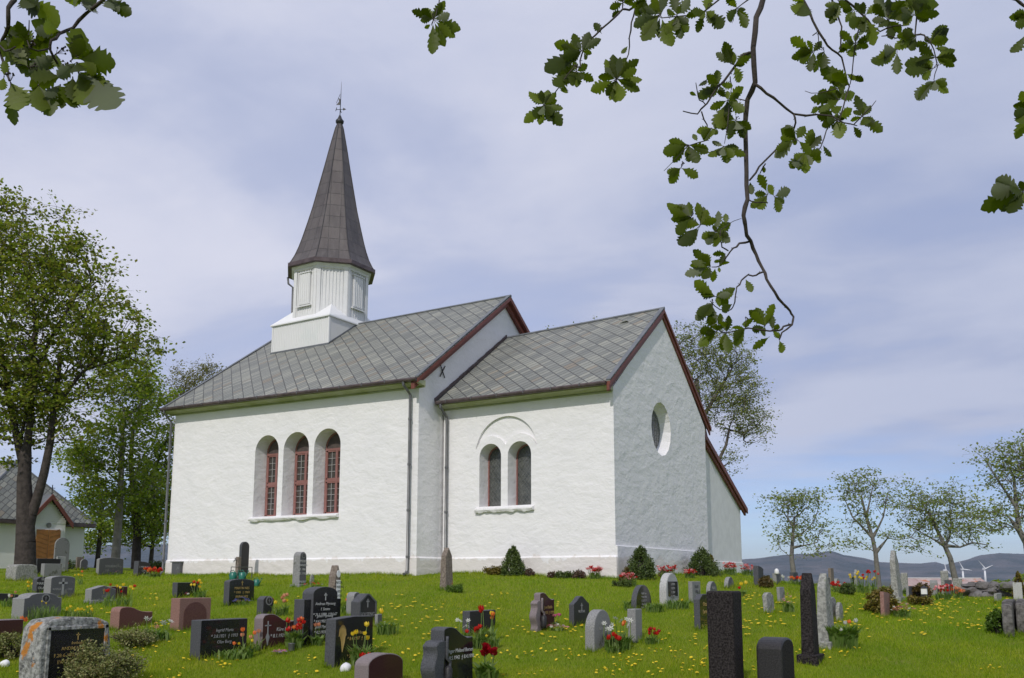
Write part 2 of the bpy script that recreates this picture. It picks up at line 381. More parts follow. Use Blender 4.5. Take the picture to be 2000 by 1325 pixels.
def build_mountains():
    R = [(-900,1075),(-300,1060),(300,1068),(900,1080),(1300,1092),(1450,1094),(1500,1090),(1550,1086),(1600,1082),(1625,1076),(1650,1084),(1690,1090),(1720,1097),(1760,1098),(1800,1099),(1830,1095),(1848,1101),(1880,1095),(1920,1087),(1960,1082),(2000,1084),(2100,1078),(2300,1085),(2700,1070),(3200,1080)]
    rx, ry = zip(*R); px = np.arange(-900, 3200, 6.0); D = np.linspace(4600, 7600, 40)
    rng = np.random.RandomState(3); V = []
    def fbm(a, b):
        s = 0
        for o in range(6):
            f = 2**o; s += (sin(a*f*1.7 + o*2.1 + 1.3*sin(b*f*1.1+o)) * cos(b*f*1.3 + o*.7 + .9*sin(a*f*.9)))/f**.9
        return s
    for d in D:
        t = (d-4600)/3000; prof = sin(min(t/.6, 1)*pi/2)**1.3 if t < .6 else cos((t-.6)/.4*pi/2)
        for p in px:
            h = (1130 - np.interp(p, rx, ry))/FPX*6400
            P = at(p, 1130, d); nz = fbm(p/150, t*5)
            z = -12 + (h+12)*prof*(1 + .09*nz*(1.0 if t < .55 else .5)) - 14*abs(nz)*prof*(1-prof)*3
            V.append((P[0], P[1], z))
    n = len(px); I, J = np.meshgrid(np.arange(len(D)-1), np.arange(n-1), indexing='ij'); k = (I*n+J).ravel()
    tag(fastmesh2('mountains', V, np.stack([k, k+1, k+1+n, k+n], 1), MATS['mountain']), kind='structure')
build_mountains()

# ---------------------------------------------------------------- the church
church = empty('church', (-5.76, 3.6, 0), 'white limewashed stone church with grey slate roofs, a small chancel and a pointed wooden spire', 'church')
church.location = (0, 0, 0)
def pent(name, x0, x1, yl, yr, zb, zl, zr, yc, zc, m, parent):
    """solid building volume with a gable across y"""
    b = MB(); b.prism([(x0, yl, zb), (x0, yr, zb), (x0, yr, zr), (x0, yc, zc), (x0, yl, zl)], (x1-x0, 0, 0)); return b.obj(name, m, parent)
def arch_cutter(cx, w, z0, ztop, y0, y1, splay=0.0, sill=0.0, n=20):
    """round-headed niche cut from y0 (outside) to y1 (inside)"""
    def ring(y, w, z0, ztop):
        r = w/2; zs = ztop - r
        return [(cx-r, y, z0), (cx+r, y, z0)] + [(cx + r*cos(pi*i/n), y, zs + r*sin(pi*i/n)) for i in range(n+1)]
    A = ring(y0, w+splay, z0-sill, ztop+splay/2); B = ring(y1, w-splay, z0, ztop-splay/2); k = len(A)
    mb = MB(); mb.add(A+B, [tuple(range(k)), tuple(range(k, 2*k))[::-1]] + [(i, k+i, k+(i+1) % k, (i+1) % k) for i in range(k)])
    return mb.obj('cutter', None)
LW = MATS['limewash']
# nave ---------------------------------------------------------
nave = pent('nave_wall', -16.74, -5.76, -1.21, 8.35, -1.0, 5.74, 5.74, 3.57, 9.36, LW, church)
NW = [(-12.03, 1.06), (-10.70, 1.10), (-9.355, 1.09)]
boolean(nave, [arch_cutter(c, w, 1.87, 4.56, -1.40, -.64, .05) for c, w in NW])
# chancel ------------------------------------------------------
chan = pent('chancel_wall', -5.70, 0, 0, 7.34, -1.0, 5.10, 5.02, 3.67, 8.10, LW, church)
cuts = [arch_cutter(-4.015, .74, 1.97, 3.82, -.2, .52, .04), arch_cutter(-3.01, .77, 1.97, 3.82, -.2, .52, .04)]
# relieving arch: a shallow sunk field between the big arch and the two window hoods
def hood_field():
    pts = []; cx, zc, R = -3.47, 3.56, 1.05
    for i in range(25):
        a = radians(8) + (pi - 2*radians(8))*i/24; pts.append((cx + R*cos(a), zc + R*sin(a)))
    # left hood then right hood back along the bottom
    for hc, a0, a1 in ((-4.0, 160, 30), (-2.98, 152, 20)):
        for i in range(11):
            a = radians(a0 + (a1-a0)*i/10); pts.append((hc + .56*cos(a), 3.50 + .56*sin(a)))
    b = MB(); b.prism([(x, -.31, z) for x, z in pts], (0, .385, 0)); return b.obj('cutter', None)
cuts.append(hood_field())
def oculus():
    n = 16; mb = MB(); V = []
    for x, cy, cz, ry, rz in ((.3, 3.41, 4.42, .86, .90), (-.05, 3.42, 4.41, .76, .82), (-.36, 3.41, 4.42, .57, .60)):
        V += [(x, cy + ry*cos(2*pi*i/n), cz + rz*sin(2*pi*i/n)) for i in range(n)]
    F = [tuple(range(n)), tuple(range(2*n, 3*n))[::-1]]
    for k in range(2): F += [(k*n+i, (k+1)*n+i, (k+1)*n+(i+1) % n, k*n+(i+1) % n) for i in range(n)]
    mb.add(V, F); return mb.obj('cutter', None)
cuts.append(oculus())
boolean(chan, cuts, 'FAST')
# sacristy lean-to behind the chancel --------------------------------
b = MB(); b.prism([(-.28, 7.30, -1), (-.28, 11.86, -1), (-.28, 11.86, 2.55), (-.28, 7.30, 4.92)], (-4.6, 0, 0))
sac = b.obj('sacristy_wall', MATS['plaster_smooth'], church)
# plinths ------------------------------------------------------
def plinth(x0, x1, y0, y1, z, name='plinth'):
    b = MB(); t = .045
    b.prism([(x0, y0-t, -1), (x1+t, y0-t, -1), (x1+t, y1+t, -1), (x0, y1+t, -1)], (0, 0, 0.001))
    b = MB()
    A = [(x0-t, y0-t), (x1+t, y0-t), (x1+t, y1+t), (x0-t, y1+t)]; B = [(x0+.01, y0+.01), (x1-.01, y0+.01), (x1-.01, y1-.01), (x0+.01, y1-.01)]
    b.add([(x, y, -1) for x, y in A] + [(x, y, z) for x, y in A] + [(x, y, z+.055) for x, y in B],
          [(0,3,2,1)] + [(i, (i+1) % 4, 4+(i+1) % 4, 4+i) for i in range(4)] + [(4+i, 4+(i+1) % 4, 8+(i+1) % 4, 8+i) for i in range(4)] + [(8,9,10,11)])
    return b.obj(name, LW, church)
plinth(-16.74, -5.76, -1.21, 8.35, .465); plinth(-5.60, 0.0, 0.0, 7.34, .46)
b = MB(); b.box(-1, .052, .006, 7.36, -1, .765); b.obj('plinth_course', LW, church, bevel=.01)
b = MB(); b.box(-4.8, -.245, 7.5, 11.9, -1, .5); b.obj('plinth', MATS['plaster_smooth'], church, bevel=.015)

# roofs --------------------------------------------------------
def slab(name, P, th=.09, parent=church, m='slate', flip=False):
    """P: eaveW, eaveE, ridgeE, ridgeW (seen from outside counter-clockwise); UVs in metres"""
    P = [Vector(p) for p in P]; n = (P[1]-P[0]).cross(P[3]-P[0]).normalized(); Q = [p - n*th for p in P]
    ex = (P[1]-P[0]).normalized(); ey = n.cross(ex)
    V = P + Q; F = [(0,1,2,3), (7,6,5,4)] + [(i, 4+i, 4+(i+1) % 4, (i+1) % 4) for i in range(4)]
    uv = []
    for f in F:
        for i in f: d = V[i]-P[0]; uv.append((d.dot(ex)+20, d.dot(ey)+20))
    return mesh(name, V, F, MATS[m], parent, uv)
roof = empty('nave_roof', (0, 0, 0)); roof.parent = church
slab('slate_slope', [(-16.97,-1.62,5.90), (-5.50,-1.62,5.71), (-5.50,3.57,9.575), (-16.97,3.57,9.60)], parent=roof)
slab('slate_slope', [(-5.50,8.76,5.80), (-16.97,8.76,5.85), (-16.97,3.57,9.60), (-5.50,3.57,9.575)], parent=roof)
croof = empty('chancel_roof', (0, 0, 0)); croof.parent = church
slab('slate_slope', [(-5.74,-.41,5.205), (.09,-.41,5.20), (.09,3.67,8.275), (-5.74,3.67,8.125)], parent=croof)
slab('slate_slope', [(.09,7.75,5.09), (-5.74,7.75,5.09), (-5.74,3.67,8.125), (.09,3.67,8.275)], parent=croof)
sroof = empty('sacristy_roof', (0, 0, 0)); sroof.parent = church
slab('slate_slope', [(-.12,12.27,2.60), (-5.0,12.27,2.60), (-5.0,7.30,5.14), (-.12,7.30,5.14)], parent=sroof, th=.1)
# ridge caps
b = MB(); b.tube([(-16.98,3.57,9.60), (-5.49,3.57,9.578)], .05, 6); b.obj('ridge_cap', MATS['lead'], roof)
b = MB(); b.tube([(-5.74,3.67,8.13), (.10,3.67,8.28)], .05, 6); b.obj('ridge_cap', MATS['lead'], croof)
# the slate standing up near the chancel ridge
b = MB(); b.prism([(-1.22, 3.12, 7.85), (-.90, 3.18, 7.90), (-.92, 3.02, 7.88)], (0, -.015, .02)); b.obj('lifted_slate', MATS['plaster_smooth'], croof)
# barge boards (stepped) on the verges
def barge(x, P, Q, parent, w=.20, out=.07, inner=True):
    """board hanging below the verge from P (eave) to Q (ridge), both (y,z)"""
    P = Vector((x, P[0], P[1])); Q = Vector((x, Q[0], Q[1])); d = (Q-P).normalized(); dn = Vector((0, 0, -1))*1.0
    b = MB(); b.prism([P + dn*.012, Q + dn*.012, Q + dn*w*.62, P + dn*w*.62], (out, 0, 0)); o = b.obj('barge_board', MATS['barge_red'], parent, bevel=.006)
    if inner:
        b = MB(); b.prism([P + dn*w*.55, Q + dn*w*.55, Q + dn*w*1.35, P + dn*w*1.35], (out*.5, 0, 0)); b.obj('barge_moulding', MATS['barge_red'], parent, bevel=.006)
barge(.003, (-.41, 5.19), (3.67, 8.265), croof, .21, .10); barge(.003, (7.76, 5.08), (3.67, 8.265), croof, .21, .10)
barge(-5.755, (-1.62, 5.70), (3.57, 9.56), roof, .24, .26); barge(-5.755, (8.76, 5.79), (3.57, 9.56), roof, .24, .26)
barge(-17.0, (-1.62, 5.88), (3.57, 9.58), roof, .2, .1, False); barge(-17.0, (8.76, 5.84), (3.57, 9.58), roof, .2, .1, False)
b = MB(); b.prism([(-.11,7.42,5.07), (-.11,12.30,2.57), (-.11,12.30,2.37), (-.11,7.42,4.87)], (-.06, 0, 0)); b.obj('barge_board', MATS['barge_red'], sroof, bevel=.006)
b = MB(); b.prism([(-.17,7.42,4.95), (-.17,12.22,2.49), (-.17,12.22,2.29), (-.17,7.42,4.75)], (-.08, 0, 0)); b.obj('barge_moulding', MATS['barge_red'], sroof, bevel=.006)
b = MB(); b.box(-.0, .085, -.43, -.33, 4.93, 5.13); b.obj('bargeboard_foot', MATS['barge_red'], croof, bevel=.01)
# stepped flashing where the chancel roof meets the nave gable
b = MB(); n = 16
for i in range(n):
    t0, t1 = i/n, (i+1)/n; y0 = -.45 + t0*4.12; y1 = -.45 + t1*4.12; z0 = 5.20 + t0*2.93; z1 = 5.20 + t1*2.93
    b.prism([(-5.757, y0, z0+.005), (-5.757, y1, z1+.005), (-5.757, y1, z1+.10+.012*(i % 2)), (-5.757, y0, z0+.10+.012*(i % 2))], (.05, 0, 0))
b.obj('flashing', MATS['gutter'], croof)
# soffits with a bead, gutters
def eave(x0, x1, yo, yw, z0, z1, parent, dz=.0):
    b = MB(); b.prism([(x0, yo+.03, z0-.13), (x0, yw-.005, z0-.20), (x0, yw-.005, z0-.02), (x0, yo+.03, z0-.09)], (x1-x0, 0, 0))
    b.V = [(v[0], v[1], v[2] + (z1-z0)*(v[0]-x0)/(x1-x0)) for v in b.V]; b.obj('soffit', MATS['soffit'], parent)
    b = MB(); b.box(x0, x1, yw-.05, yw-.004, z0-.235, z0-.20); b.V = [(v[0], v[1], v[2] + (z1-z0)*(v[0]-x0)/(x1-x0)) for v in b.V]; b.obj('soffit_bead', MATS['soffit'], parent, bevel=.008)
    b = MB(); pr = []
    for i in range(7): a = pi + pi*i/6; pr.append((yo-.035 + .065*cos(a), z0-.045 + .075*sin(a)))
    pr += [(yo+.02, z0-.01), (yo-.09, z0-.01)]
    b.prism([(x0, y, z) for y, z in pr], (x1-x0, 0, 0)); b.V = [(v[0], v[1], v[2] + (z1-z0)*(v[0]-x0)/(x1-x0)) for v in b.V]
    n = int((x1-x0)/.9)
    for i in range(n):
        x = x0 + .4 + i*.9; z = z0 + (z1-z0)*(x-x0)/(x1-x0); b.box(x, x+.025, yo-.108, yo-.098, z-.09, z, 1)
        b.box(x, x+.025, yo-.098, yo+.02, z-.008, z+.002, 1)
    b.obj('gutter', [MATS['gutter'], MATS['pipe_grey']], parent)
eave(-16.98, -5.52, -1.62, -1.21, 5.90, 5.71, roof); eave(-5.70, -.01, -.41, 0, 5.205, 5.20, croof)
def downpipe(x, y, ztop, yg, zg0, foot=True, r=.042, xw=None):
    b = MB(); b.tube([(x, yg, zg0-.10), (x, yg, zg0-.2), (x, (y+yg)/2, ztop+.12), (x, y, ztop-.02), (x, y, .12), (x, y-.07, .02), (x, y-.16, 0)] if foot else [(x, yg, zg0-.10), (x, yg, zg0-.2), (x, y, ztop-.02), (x, y, -.1)], r, 8)
    for z in np.arange(.5, ztop-.2, 1.35): b.lathe([(r+.012, z-.03), (r+.012, z+.03)], (x, y, 0), 8); b.box(x-.01, x+.01, y, y+.09, z-.012, z+.012)
    auto_smooth(b.obj('downpipe', MATS['pipe_grey'], church))
downpipe(-6.0, -1.32, 5.3, -1.66, 5.72); downpipe(-5.52, -.11, 4.75, -.45, 5.2); downpipe(-16.80, -1.33, 5.45, -1.66, 5.9)
b = MB(); b.tube([(-.12, 7.43, 4.95), (-.14, 7.44, 4.7), (-.16, 7.44, 3), (-.16, 7.44, 0)], .035, 8); b.obj('downpipe', MATS['pipe_grey'], church, smooth=True)
# verge lead line on top of the west verge and the east verges
for xx, e0, e1, par in ((-16.93, (-1.6, 5.93), (3.57, 9.64), roof), (-5.56, (-1.6, 5.745), (3.57, 9.61), roof), (.04, (-.40, 5.235), (3.67, 8.31), croof)):
    b = MB(); b.prism([(xx-.07, e0[0], e0[1]), (xx+.07, e0[0], e0[1]), (xx+.07, e1[0], e1[1]), (xx-.07, e1[0], e1[1])], (0, 0, .02)); b.obj('verge_flashing', MATS['lead'], par)

# windows ------------------------------------------------------
def arch_pts(cx, w, z0, ztop, n=16, d=0):
    r = w/2-d; zs = ztop-w/2
    return [(cx-r, z0+d), (cx+r, z0+d)] + [(cx + r*cos(pi*i/n), zs + r*sin(pi*i/n)) for i in range(n+1)]
def ring_prism(b, A, B, y, t, m=0):
    n = len(A); V = [(x, y, z) for x, z in A] + [(x, y, z) for x, z in B] + [(x, y+t, z) for x, z in A] + [(x, y+t, z) for x, z in B]
    F = []
    for i in range(n):
        j = (i+1) % n; F += [(i, j, n+j, n+i), (2*n+i, 3*n+i, 3*n+j, 2*n+j), (n+i, n+j, 3*n+j, 3*n+i), (i, 2*n+i, 2*n+j, j)]
    b.add(V, F, m)
for c, w in NW:
    wd = empty('nave_window', (0, 0, 0)); wd.parent = church; y = -.74; w_ = w-.08; z0, zt = 1.865, 4.53; zs = zt - w_/2
    b = MB(); ring_prism(b, arch_pts(c, w_, z0, zt), arch_pts(c, w_, z0, zt, d=.055), y, .07)
    b.box(c-w_/2+.03, c+w_/2-.03, y-.02, y+.06, zs-.09, zs-.02)           # transom under the arch head
    b.box(c-w_/2+.03, c+w_/2-.03, y-.015, y+.06, 2.93, 3.01)               # middle rail
    b.box(c-.045, c+.045, y-.018, y+.06, z0+.05, zs-.05)                  # centre post
    for s in (-1, 1):                                                      # sash stiles
        b.box(c+s*(w_/2-.085)-.025, c+s*(w_/2-.085)+.025, y-.008, y+.05, z0+.05, zs-.05); 
        for za, zb in ((z0+.05, z0+.10), (2.89, 2.93), (3.01, 3.05), (zs-.13, zs-.09)): b.box(min(c+s*.04, c+s*(w_/2-.06)), max(c+s*.04, c+s*(w_/2-.06)), y-.008, y+.05, za, zb)
    for s in (-1, 1):
        xa, xb = sorted((c+s*.045, c+s*(w_/2-.11))); xm = (xa+xb)/2
        b.box(xm-.006, xm+.006, y+.005, y+.03, z0+.1, 2.89, 1); b.box(xm-.006, xm+.006, y+.005, y+.03, 3.05, zs-.13, 1)
        for i in range(1, 5): z = z0+.1 + (2.89-z0-.1)*i/5; b.box(xa, xb, y+.006, y+.029, z-.006, z+.006, 1)
        for i in range(1, 4): z = 3.05 + (zs-.13-3.05)*i/4; b.box(xa, xb, y+.006, y+.029, z-.006, z+.006, 1)
    b.obj('window_frame', [MATS['window_red'], mat('glazing_bar', (.42, .40, .39), .7)], wd)
    b = MB(); b.prism([(x, y+.035, z) for x, z in arch_pts(c, w_, z0, zt, d=.02)], (0, .01, 0)); b.obj('pane', MATS['window_glass'], wd)
    b = MB(); r = w_/2-.05; b.prism([(c-r, y+.015, zs-.03), (c+r, y+.015, zs-.03)] + [(c+r*cos(pi*i/14), y+.015, zs-.02+r*sin(pi*i/14)) for i in range(15)], (0, .012, 0)); b.obj('arch_panel', mat('arch_panel', (.06, .045, .042), .7, (.09, .07, .06), 9), wd)
for c, w in ((-4.015, .70), (-3.01, .73)):
    wd = empty('chancel_window', (0, 0, 0)); wd.parent = church; y = .43; z0, zt = 1.97, 3.79
    b = MB(); ring_prism(b, arch_pts(c, w, z0, zt), arch_pts(c, w, z0, zt, d=.04), y, .07); b.obj('window_frame', MATS['window_red'], wd, bevel=.003)
    b = MB(); b.prism([(x, y+.04, z) for x, z in arch_pts(c, w, z0, zt, d=.02)], (0, .01, 0)); L = .115
    for k in range(-12, 30):                                               # lead cames in a diamond lattice
        for sgn in (1, -1):
            P = []
            for t in np.linspace(-2, 2, 161):
                x = c + t*.5; z = 2.0 + k*L*1.3 + sgn*t*.5*1.25
                zs = zt-w/2; r = w/2-.035
                if abs(x-c) < r and z > z0+.04 and (z < zs or (x-c)**2 + (z-zs)**2 < r*r): P.append((x, y+.03, z))
            if len(P) > 2: b.tube([P[0], P[-1]], .0045, 4, m=1)
    b.obj('pane', [MATS['leaded_glass'], MATS['lead_cames']], wd)
def sill(x0, x1, y, z, dz, seed):
    rng = random.Random(seed); n = 26; b = MB(); V = []
    for i in range(n+1):
        x = x0 + (x1-x0)*i/n; lo = z - .045 - .035*rng.random() - .02*sin(i*.9); o = .10 + .018*sin(i*1.3) + .015*rng.random()
        V += [(x, y+.02, z+.09), (x, y-o, z+.035+.006*rng.random()), (x, y-o-.005, z-.0), (x, y-o+.03, lo), (x, y+.02, lo+.005)]
    F = [tuple(i*5+j for j in range(5)) for i in (0,)] + [tuple(n*5+j for j in range(5))[::-1]]
    for i in range(n): F += [(i*5+j, i*5+(j+1) % 5, (i+1)*5+(j+1) % 5, (i+1)*5+j) for j in range(5)]
    b.add(V, F); b.obj('window_sill', LW, church, smooth=False)
sill(-12.66, -8.78, -1.21, 1.79, 0, 1); sill(-4.50, -2.51, 0, 1.86, 0, 2)
n = 24
b = MB(); b.prism([(-.29, 3.41 + .66*cos(2*pi*i/n), 4.42 + .69*sin(2*pi*i/n)) for i in range(n)], (-.012, 0, 0))
for k in np.arange(-.6, .61, .15):
    h = math.sqrt(max(0, .62**2 - k*k)); b.tube([(-.286, 3.41+k, 4.42-h), (-.286, 3.41+k, 4.42+h)], .006, 4, m=1); b.tube([(-.286, 3.41-h, 4.42+k), (-.286, 3.41+h, 4.42+k)], .006, 4, m=1)
b.obj('round_window', [MATS['leaded_glass'], MATS['lead_cames']], church)
# wall anchor: an X of iron on the nave gable
b = MB(); b.tube([(-5.72, -.22, 6.42), (-5.72, .03, 6.02)], .018, 5); b.tube([(-5.715, .03, 6.40), (-5.715, -.23, 6.02)], .018, 5); b.obj('wall_anchor', MATS['iron'], church)

# ridge turret: boarded box, flared skirt, octagon, spire ------------------------
tw = empty('bell_tower', (0, 0, 0)); tw.parent = church
TX, TY = -13.90, 3.57; HB = 1.46
def zr(y): return 5.90 + (y+1.62)*.7185 if y < 3.57 else 9.60
b = MB(); y0, y1 = 1.98, 5.16; z1 = 9.58
b.prism([(TX-HB, y0, zr(y0)-.15), (TX+HB, y0, zr(y0)-.15), (TX+HB, y0, z1), (TX-HB, y0, z1)], (0, y1-y0, 0)); rib = .045
for i in range(33):
    x = TX-HB + .03 + (2*HB-.06)*i/32; b.box(x-.014, x+.014, y0-.013, y0+.002, zr(y0)+.01, z1-.02)
for i in range(30):
    y = y0 + .03 + (TY-y0)*1.0*i/29*1.0; b.box(TX+HB-.002, TX+HB+.022, y-.014, y+.014, min(zr(y)+.01, z1-.05), z1-.02)
b.box(TX+HB-.05, TX+HB+.028, y0-.028, y0+.05, zr(y0), z1-.02); b.box(TX-HB-.02, TX-HB+.05, y0-.028, y0+.05, zr(y0), z1-.02)
b.obj('tower_base', MATS['white_board'], tw)
b = MB(); b.prism([(TX-HB-.05, y0-.03, zr(y0)-.06), (TX+HB+.05, y0-.03, zr(y0)-.06), (TX+HB+.05, y0-.03, zr(y0)+.015), (TX-HB-.05, y0-.03, zr(y0)+.015)], (0, -.012, 0))
b.prism([(TX+HB+.03, y0-.03, zr(y0)-.03), (TX+HB+.03, 3.5, 9.53), (TX+HB+.03, 3.5, 9.60), (TX+HB+.03, y0-.03, zr(y0)+.03)], (.012, 0, 0)); b.obj('flashing', MATS['lead'], tw)
WO = 2.80; RO = WO/2/cos(pi/8)
def octv(w, z, lean=0): R = w/2/cos(pi/8); return [(TX+lean + R*cos(pi/8+k*pi/4), TY + R*sin(pi/8+k*pi/4), z) for k in range(8)]
# skirt: box corner rises to the octagon's diagonal faces
b = MB(); o = .075; C = [(TX+HB+o, y1+o), (TX-HB-o, y1+o), (TX-HB-o, y0-o), (TX+HB+o, y0-o)]
base = [(x, y, 9.53) for x, y in C]; base2 = [(x, y, 9.575) for x, y in C]
O = octv(WO+.02, 9.80); V = base + base2 + [(p[0], p[1], 9.80) for p in O]
mids = []
for k in range(4):
    a, c_ = O[2*k], O[2*k+1]; mids.append(((a[0]+c_[0])/2, (a[1]+c_[1])/2, 10.22))
V += mids
F = [(0, 1, 2, 3)] + [(i, (i+1) % 4, 4+(i+1) % 4, 4+i) for i in range(4)]
# diagonal octagon faces: between vertices 2k and 2k+1 (k-th corner direction 45+90k)
for k in range(4):
    a = 8+2*k; c_ = 8+2*k+1; F += [(4+k, a, 16+k), (4+k, 16+k, c_), (4+k, c_, 8+(2*k+2) % 8, 4+(k+1) % 4)]
b.add(V, F); b.obj('tower_skirt', MATS['white_sheet'], tw)
b = MB(); A = octv(WO, 9.55); B = octv(WO-.05, 11.95); b.add(A+B, [tuple(range(8))[::-1], tuple(range(8, 16))] + [(i, (i+1) % 8, 8+(i+1) % 8, 8+i) for i in range(8)]); vents = []
for k in range(8):                                                         # cover battens on each face
    a = octv(WO, 0)[k]; c_ = octv(WO, 0)[(k+1) % 8]; d = Vector((c_[0]-a[0], c_[1]-a[1], 0)); nrm = Vector((d.y, -d.x, 0)).normalized(); du = d.normalized()
    for i in range(9):
        p = Vector((a[0], a[1], 0)) + d*(i+.5)/9; w = .022
        b.prism([p - du*w + nrm*.0 + Vector((0, 0, 9.7)), p + du*w + Vector((0, 0, 9.7)), p + du*w + nrm*.010 + Vector((0, 0, 9.7)), p - du*w + nrm*.010 + Vector((0, 0, 9.7))], (0, 0, 2.05))
    for e in (0, 1):
        p = Vector((a[0], a[1], 0)) + d*(.06 if e == 0 else .94); w = .07
        b.prism([p - du*w + Vector((0, 0, 9.7)), p + du*w + Vector((0, 0, 9.7)), p + du*w + nrm*.03 + Vector((0, 0, 9.7)), p - du*w + nrm*.03 + Vector((0, 0, 9.7))], (0, 0, 2.05))
    if k % 2 == 1: vents.append((Vector((a[0], a[1], 0)) + d*.5, du, nrm))
b.obj('belfry', MATS['white_paint'], tw)
for p, du, nrm in vents:                                                   # blind shutters with ledge top and bottom
    s = MB(); w = .27
    q = lambda u, v, z: p + du*u + nrm*v + Vector((0, 0, z))
    s.prism([q(-w, .02, 10.25), q(w, .02, 10.25), q(w, .05, 10.25), q(-w, .05, 10.25)], (0, 0, 1.25))
    s.prism([q(-w-.05, .02, 11.5), q(w+.05, .02, 11.5), q(w+.05, .09, 11.49), q(-w-.05, .09, 11.49)], (0, 0, .035))
    s.prism([q(-w-.09, .02, 10.17), q(w+.09, .02, 10.17), q(w+.09, .11, 10.15), q(-w-.09, .11, 10.15)], (0, 0, .045))
    for i in range(5): u = -w + .06 + i*(2*w-.12)/4; s.prism([q(u-.02, .045, 10.28), q(u+.02, .045, 10.28), q(u+.02, .066, 10.28), q(u-.02, .066, 10.28)], (0, 0, 1.2))
    s.obj('shutter', MATS['white_paint'], tw)
b = MB(); pr = [(WO-.06, 11.62), (WO+.10, 11.64), (WO+.10, 11.72), (WO+.2, 11.74), (WO+.36, 11.9), (WO+.36, 11.98), (WO-.2, 12.0)]
R8 = 1/2/cos(pi/8); b.lathe([(w*R8, z) for w, z in pr], (TX, TY, 0), 8, ph=pi/8); b.obj('cornice', MATS['plaster_smooth'], tw)
prof = [(3.28, 11.93), (3.12, 12.06), (2.85, 12.34), (2.60, 12.70), (2.40, 13.05), (2.05, 13.75), (1.72, 14.45), (1.38, 15.3), (1.02, 16.2), (.68, 17.1), (.32, 17.98), (.14, 18.25)]
V = []; F = []; uv = []
for i, (w, z) in enumerate(prof):
    t = (z-12.2)/6.0; ln = .20*max(t, 0); V += octv(w, z, ln)
L = 0
for i in range(len(prof)-1):
    s = math.hypot((prof[i+1][0]-prof[i][0])/2, prof[i+1][1]-prof[i][1]); wa, wb = prof[i][0]*.414/2, prof[i+1][0]*.414/2
    for k in range(8):
        F.append((i*8+k, i*8+(k+1) % 8, (i+1)*8+(k+1) % 8, (i+1)*8+k)); u0 = k*4.2+.21
        uv += [(u0-wa, L), (u0+wa, L), (u0+wb, L+s), (u0-wb, L+s)]
    L += s
F += [tuple(range(8))[::-1]]; uv += [(0, 0)]*8
spire = mesh('spire', V, F, MATS['sheet_metal'], tw, uv)
b = MB()
for k in range(8): b.tube([V[i*8+k] for i in range(len(prof))], .02, 5)
b.obj('hip_seam', MATS['sheet_metal'], spire)
b = MB(); b.lathe([(3.28*R8-.02, 11.80), (3.36*R8, 11.81), (3.36*R8, 11.96), (3.28*R8-.02, 11.97)], (TX, TY, 0), 8, ph=pi/8); b.obj('spire_gutter', MATS['gutter'], tw)
vx = octv(WO+.14, 0)[4]; vo = octv(3.3, 0)[4]
b = MB(); b.tube([(vo[0], vo[1]-.05, 11.82), (vo[0]+.03, vo[1]-.03, 11.55), (vx[0], vx[1], 11.4), (vx[0], vx[1], 9.95), (vx[0]-.1, vx[1]-.1, 9.8)], .04, 8); b.obj('downpipe', MATS['pipe_grey'], tw, smooth=True)
fx = TX + .20
b = MB(); b.lathe([(.06, 18.15), (.16, 18.25), (.17, 18.34), (.10, 18.42), (.05, 18.55), (.02, 18.6)], (fx, TY, 0), 10); b.lathe([(.018, 18.55), (.014, 19.4), (.004, 20.05)], (fx, TY, 0), 6, lean=(.03, 0))
fin = b.obj('finial', MATS['iron'], tw, smooth=True)
b = MB(); ux, uy = _rt[0], _rt[1]
def Vp(u, z): return (fx + ux*u, TY + uy*u, z)
b.tube([Vp(-.17, 18.83), Vp(.16, 18.85)], .012, 5); b.tube([Vp(0, 18.84), (fx-uy*.25, TY+ux*.25, 18.84)], .016, 5)
b.prism([Vp(.12, 18.80), Vp(.22, 18.85), Vp(.12, 18.91)], (.02, .02, 0)); b.tube([Vp(-.18, 18.77), Vp(-.14, 18.92)], .014, 5)
b.prism([Vp(-.17, 19.04), Vp(-.02, 19.04), Vp(-.02, 19.28), Vp(-.08, 19.34), Vp(-.06, 19.18)], (.012, .02, 0)); b.tube([Vp(-.02, 19.5), Vp(-.16, 19.12)], .012, 4)
b.obj('weather_vane', MATS['iron'], fin)

# ---------------------------------------------------------------- trees
mat('bark', (.075, .06, .05), .95, (.13, .115, .10), 6, bump=[(9, .8, .05)])
mat('bark_pale', (.17, .155, .13), .95, (.26, .24, .21), 5, bump=[(9, .6, .03)])
mat('bark_dark', (.032, .025, .021), .95, (.065, .052, .045), 6, bump=[(10, .8, .04)])
mat('bark_grey', (.13, .12, .11), .95, (.20, .19, .17), 5, bump=[(10, .6, .03)])
LF_MAPLE = leafmat('leaf_maple', [(.09, .13, .012), (.16, .22, .018), (.24, .30, .03), (.20, .17, .05), (.32, .38, .05)], tr=.45)
LF_MIX = leafmat('leaf_mixed', [(.09, .15, .012), (.17, .25, .02), (.30, .38, .045), (.22, .22, .05)], tr=.45)
LF_BROWN = leafmat('leaf_budding', [(.15, .14, .06), (.22, .20, .08), (.26, .27, .08), (.17, .14, .08)], tr=.35)
LF_GREY = leafmat('leaf_greygreen', [(.13, .16, .06), (.20, .24, .08), (.26, .29, .08), (.24, .25, .06)], tr=.4)
LF_RIGHT = leafmat('leaf_spring', [(.13, .18, .045), (.20, .26, .06), (.29, .34, .10), (.19, .20, .07)], tr=.4)

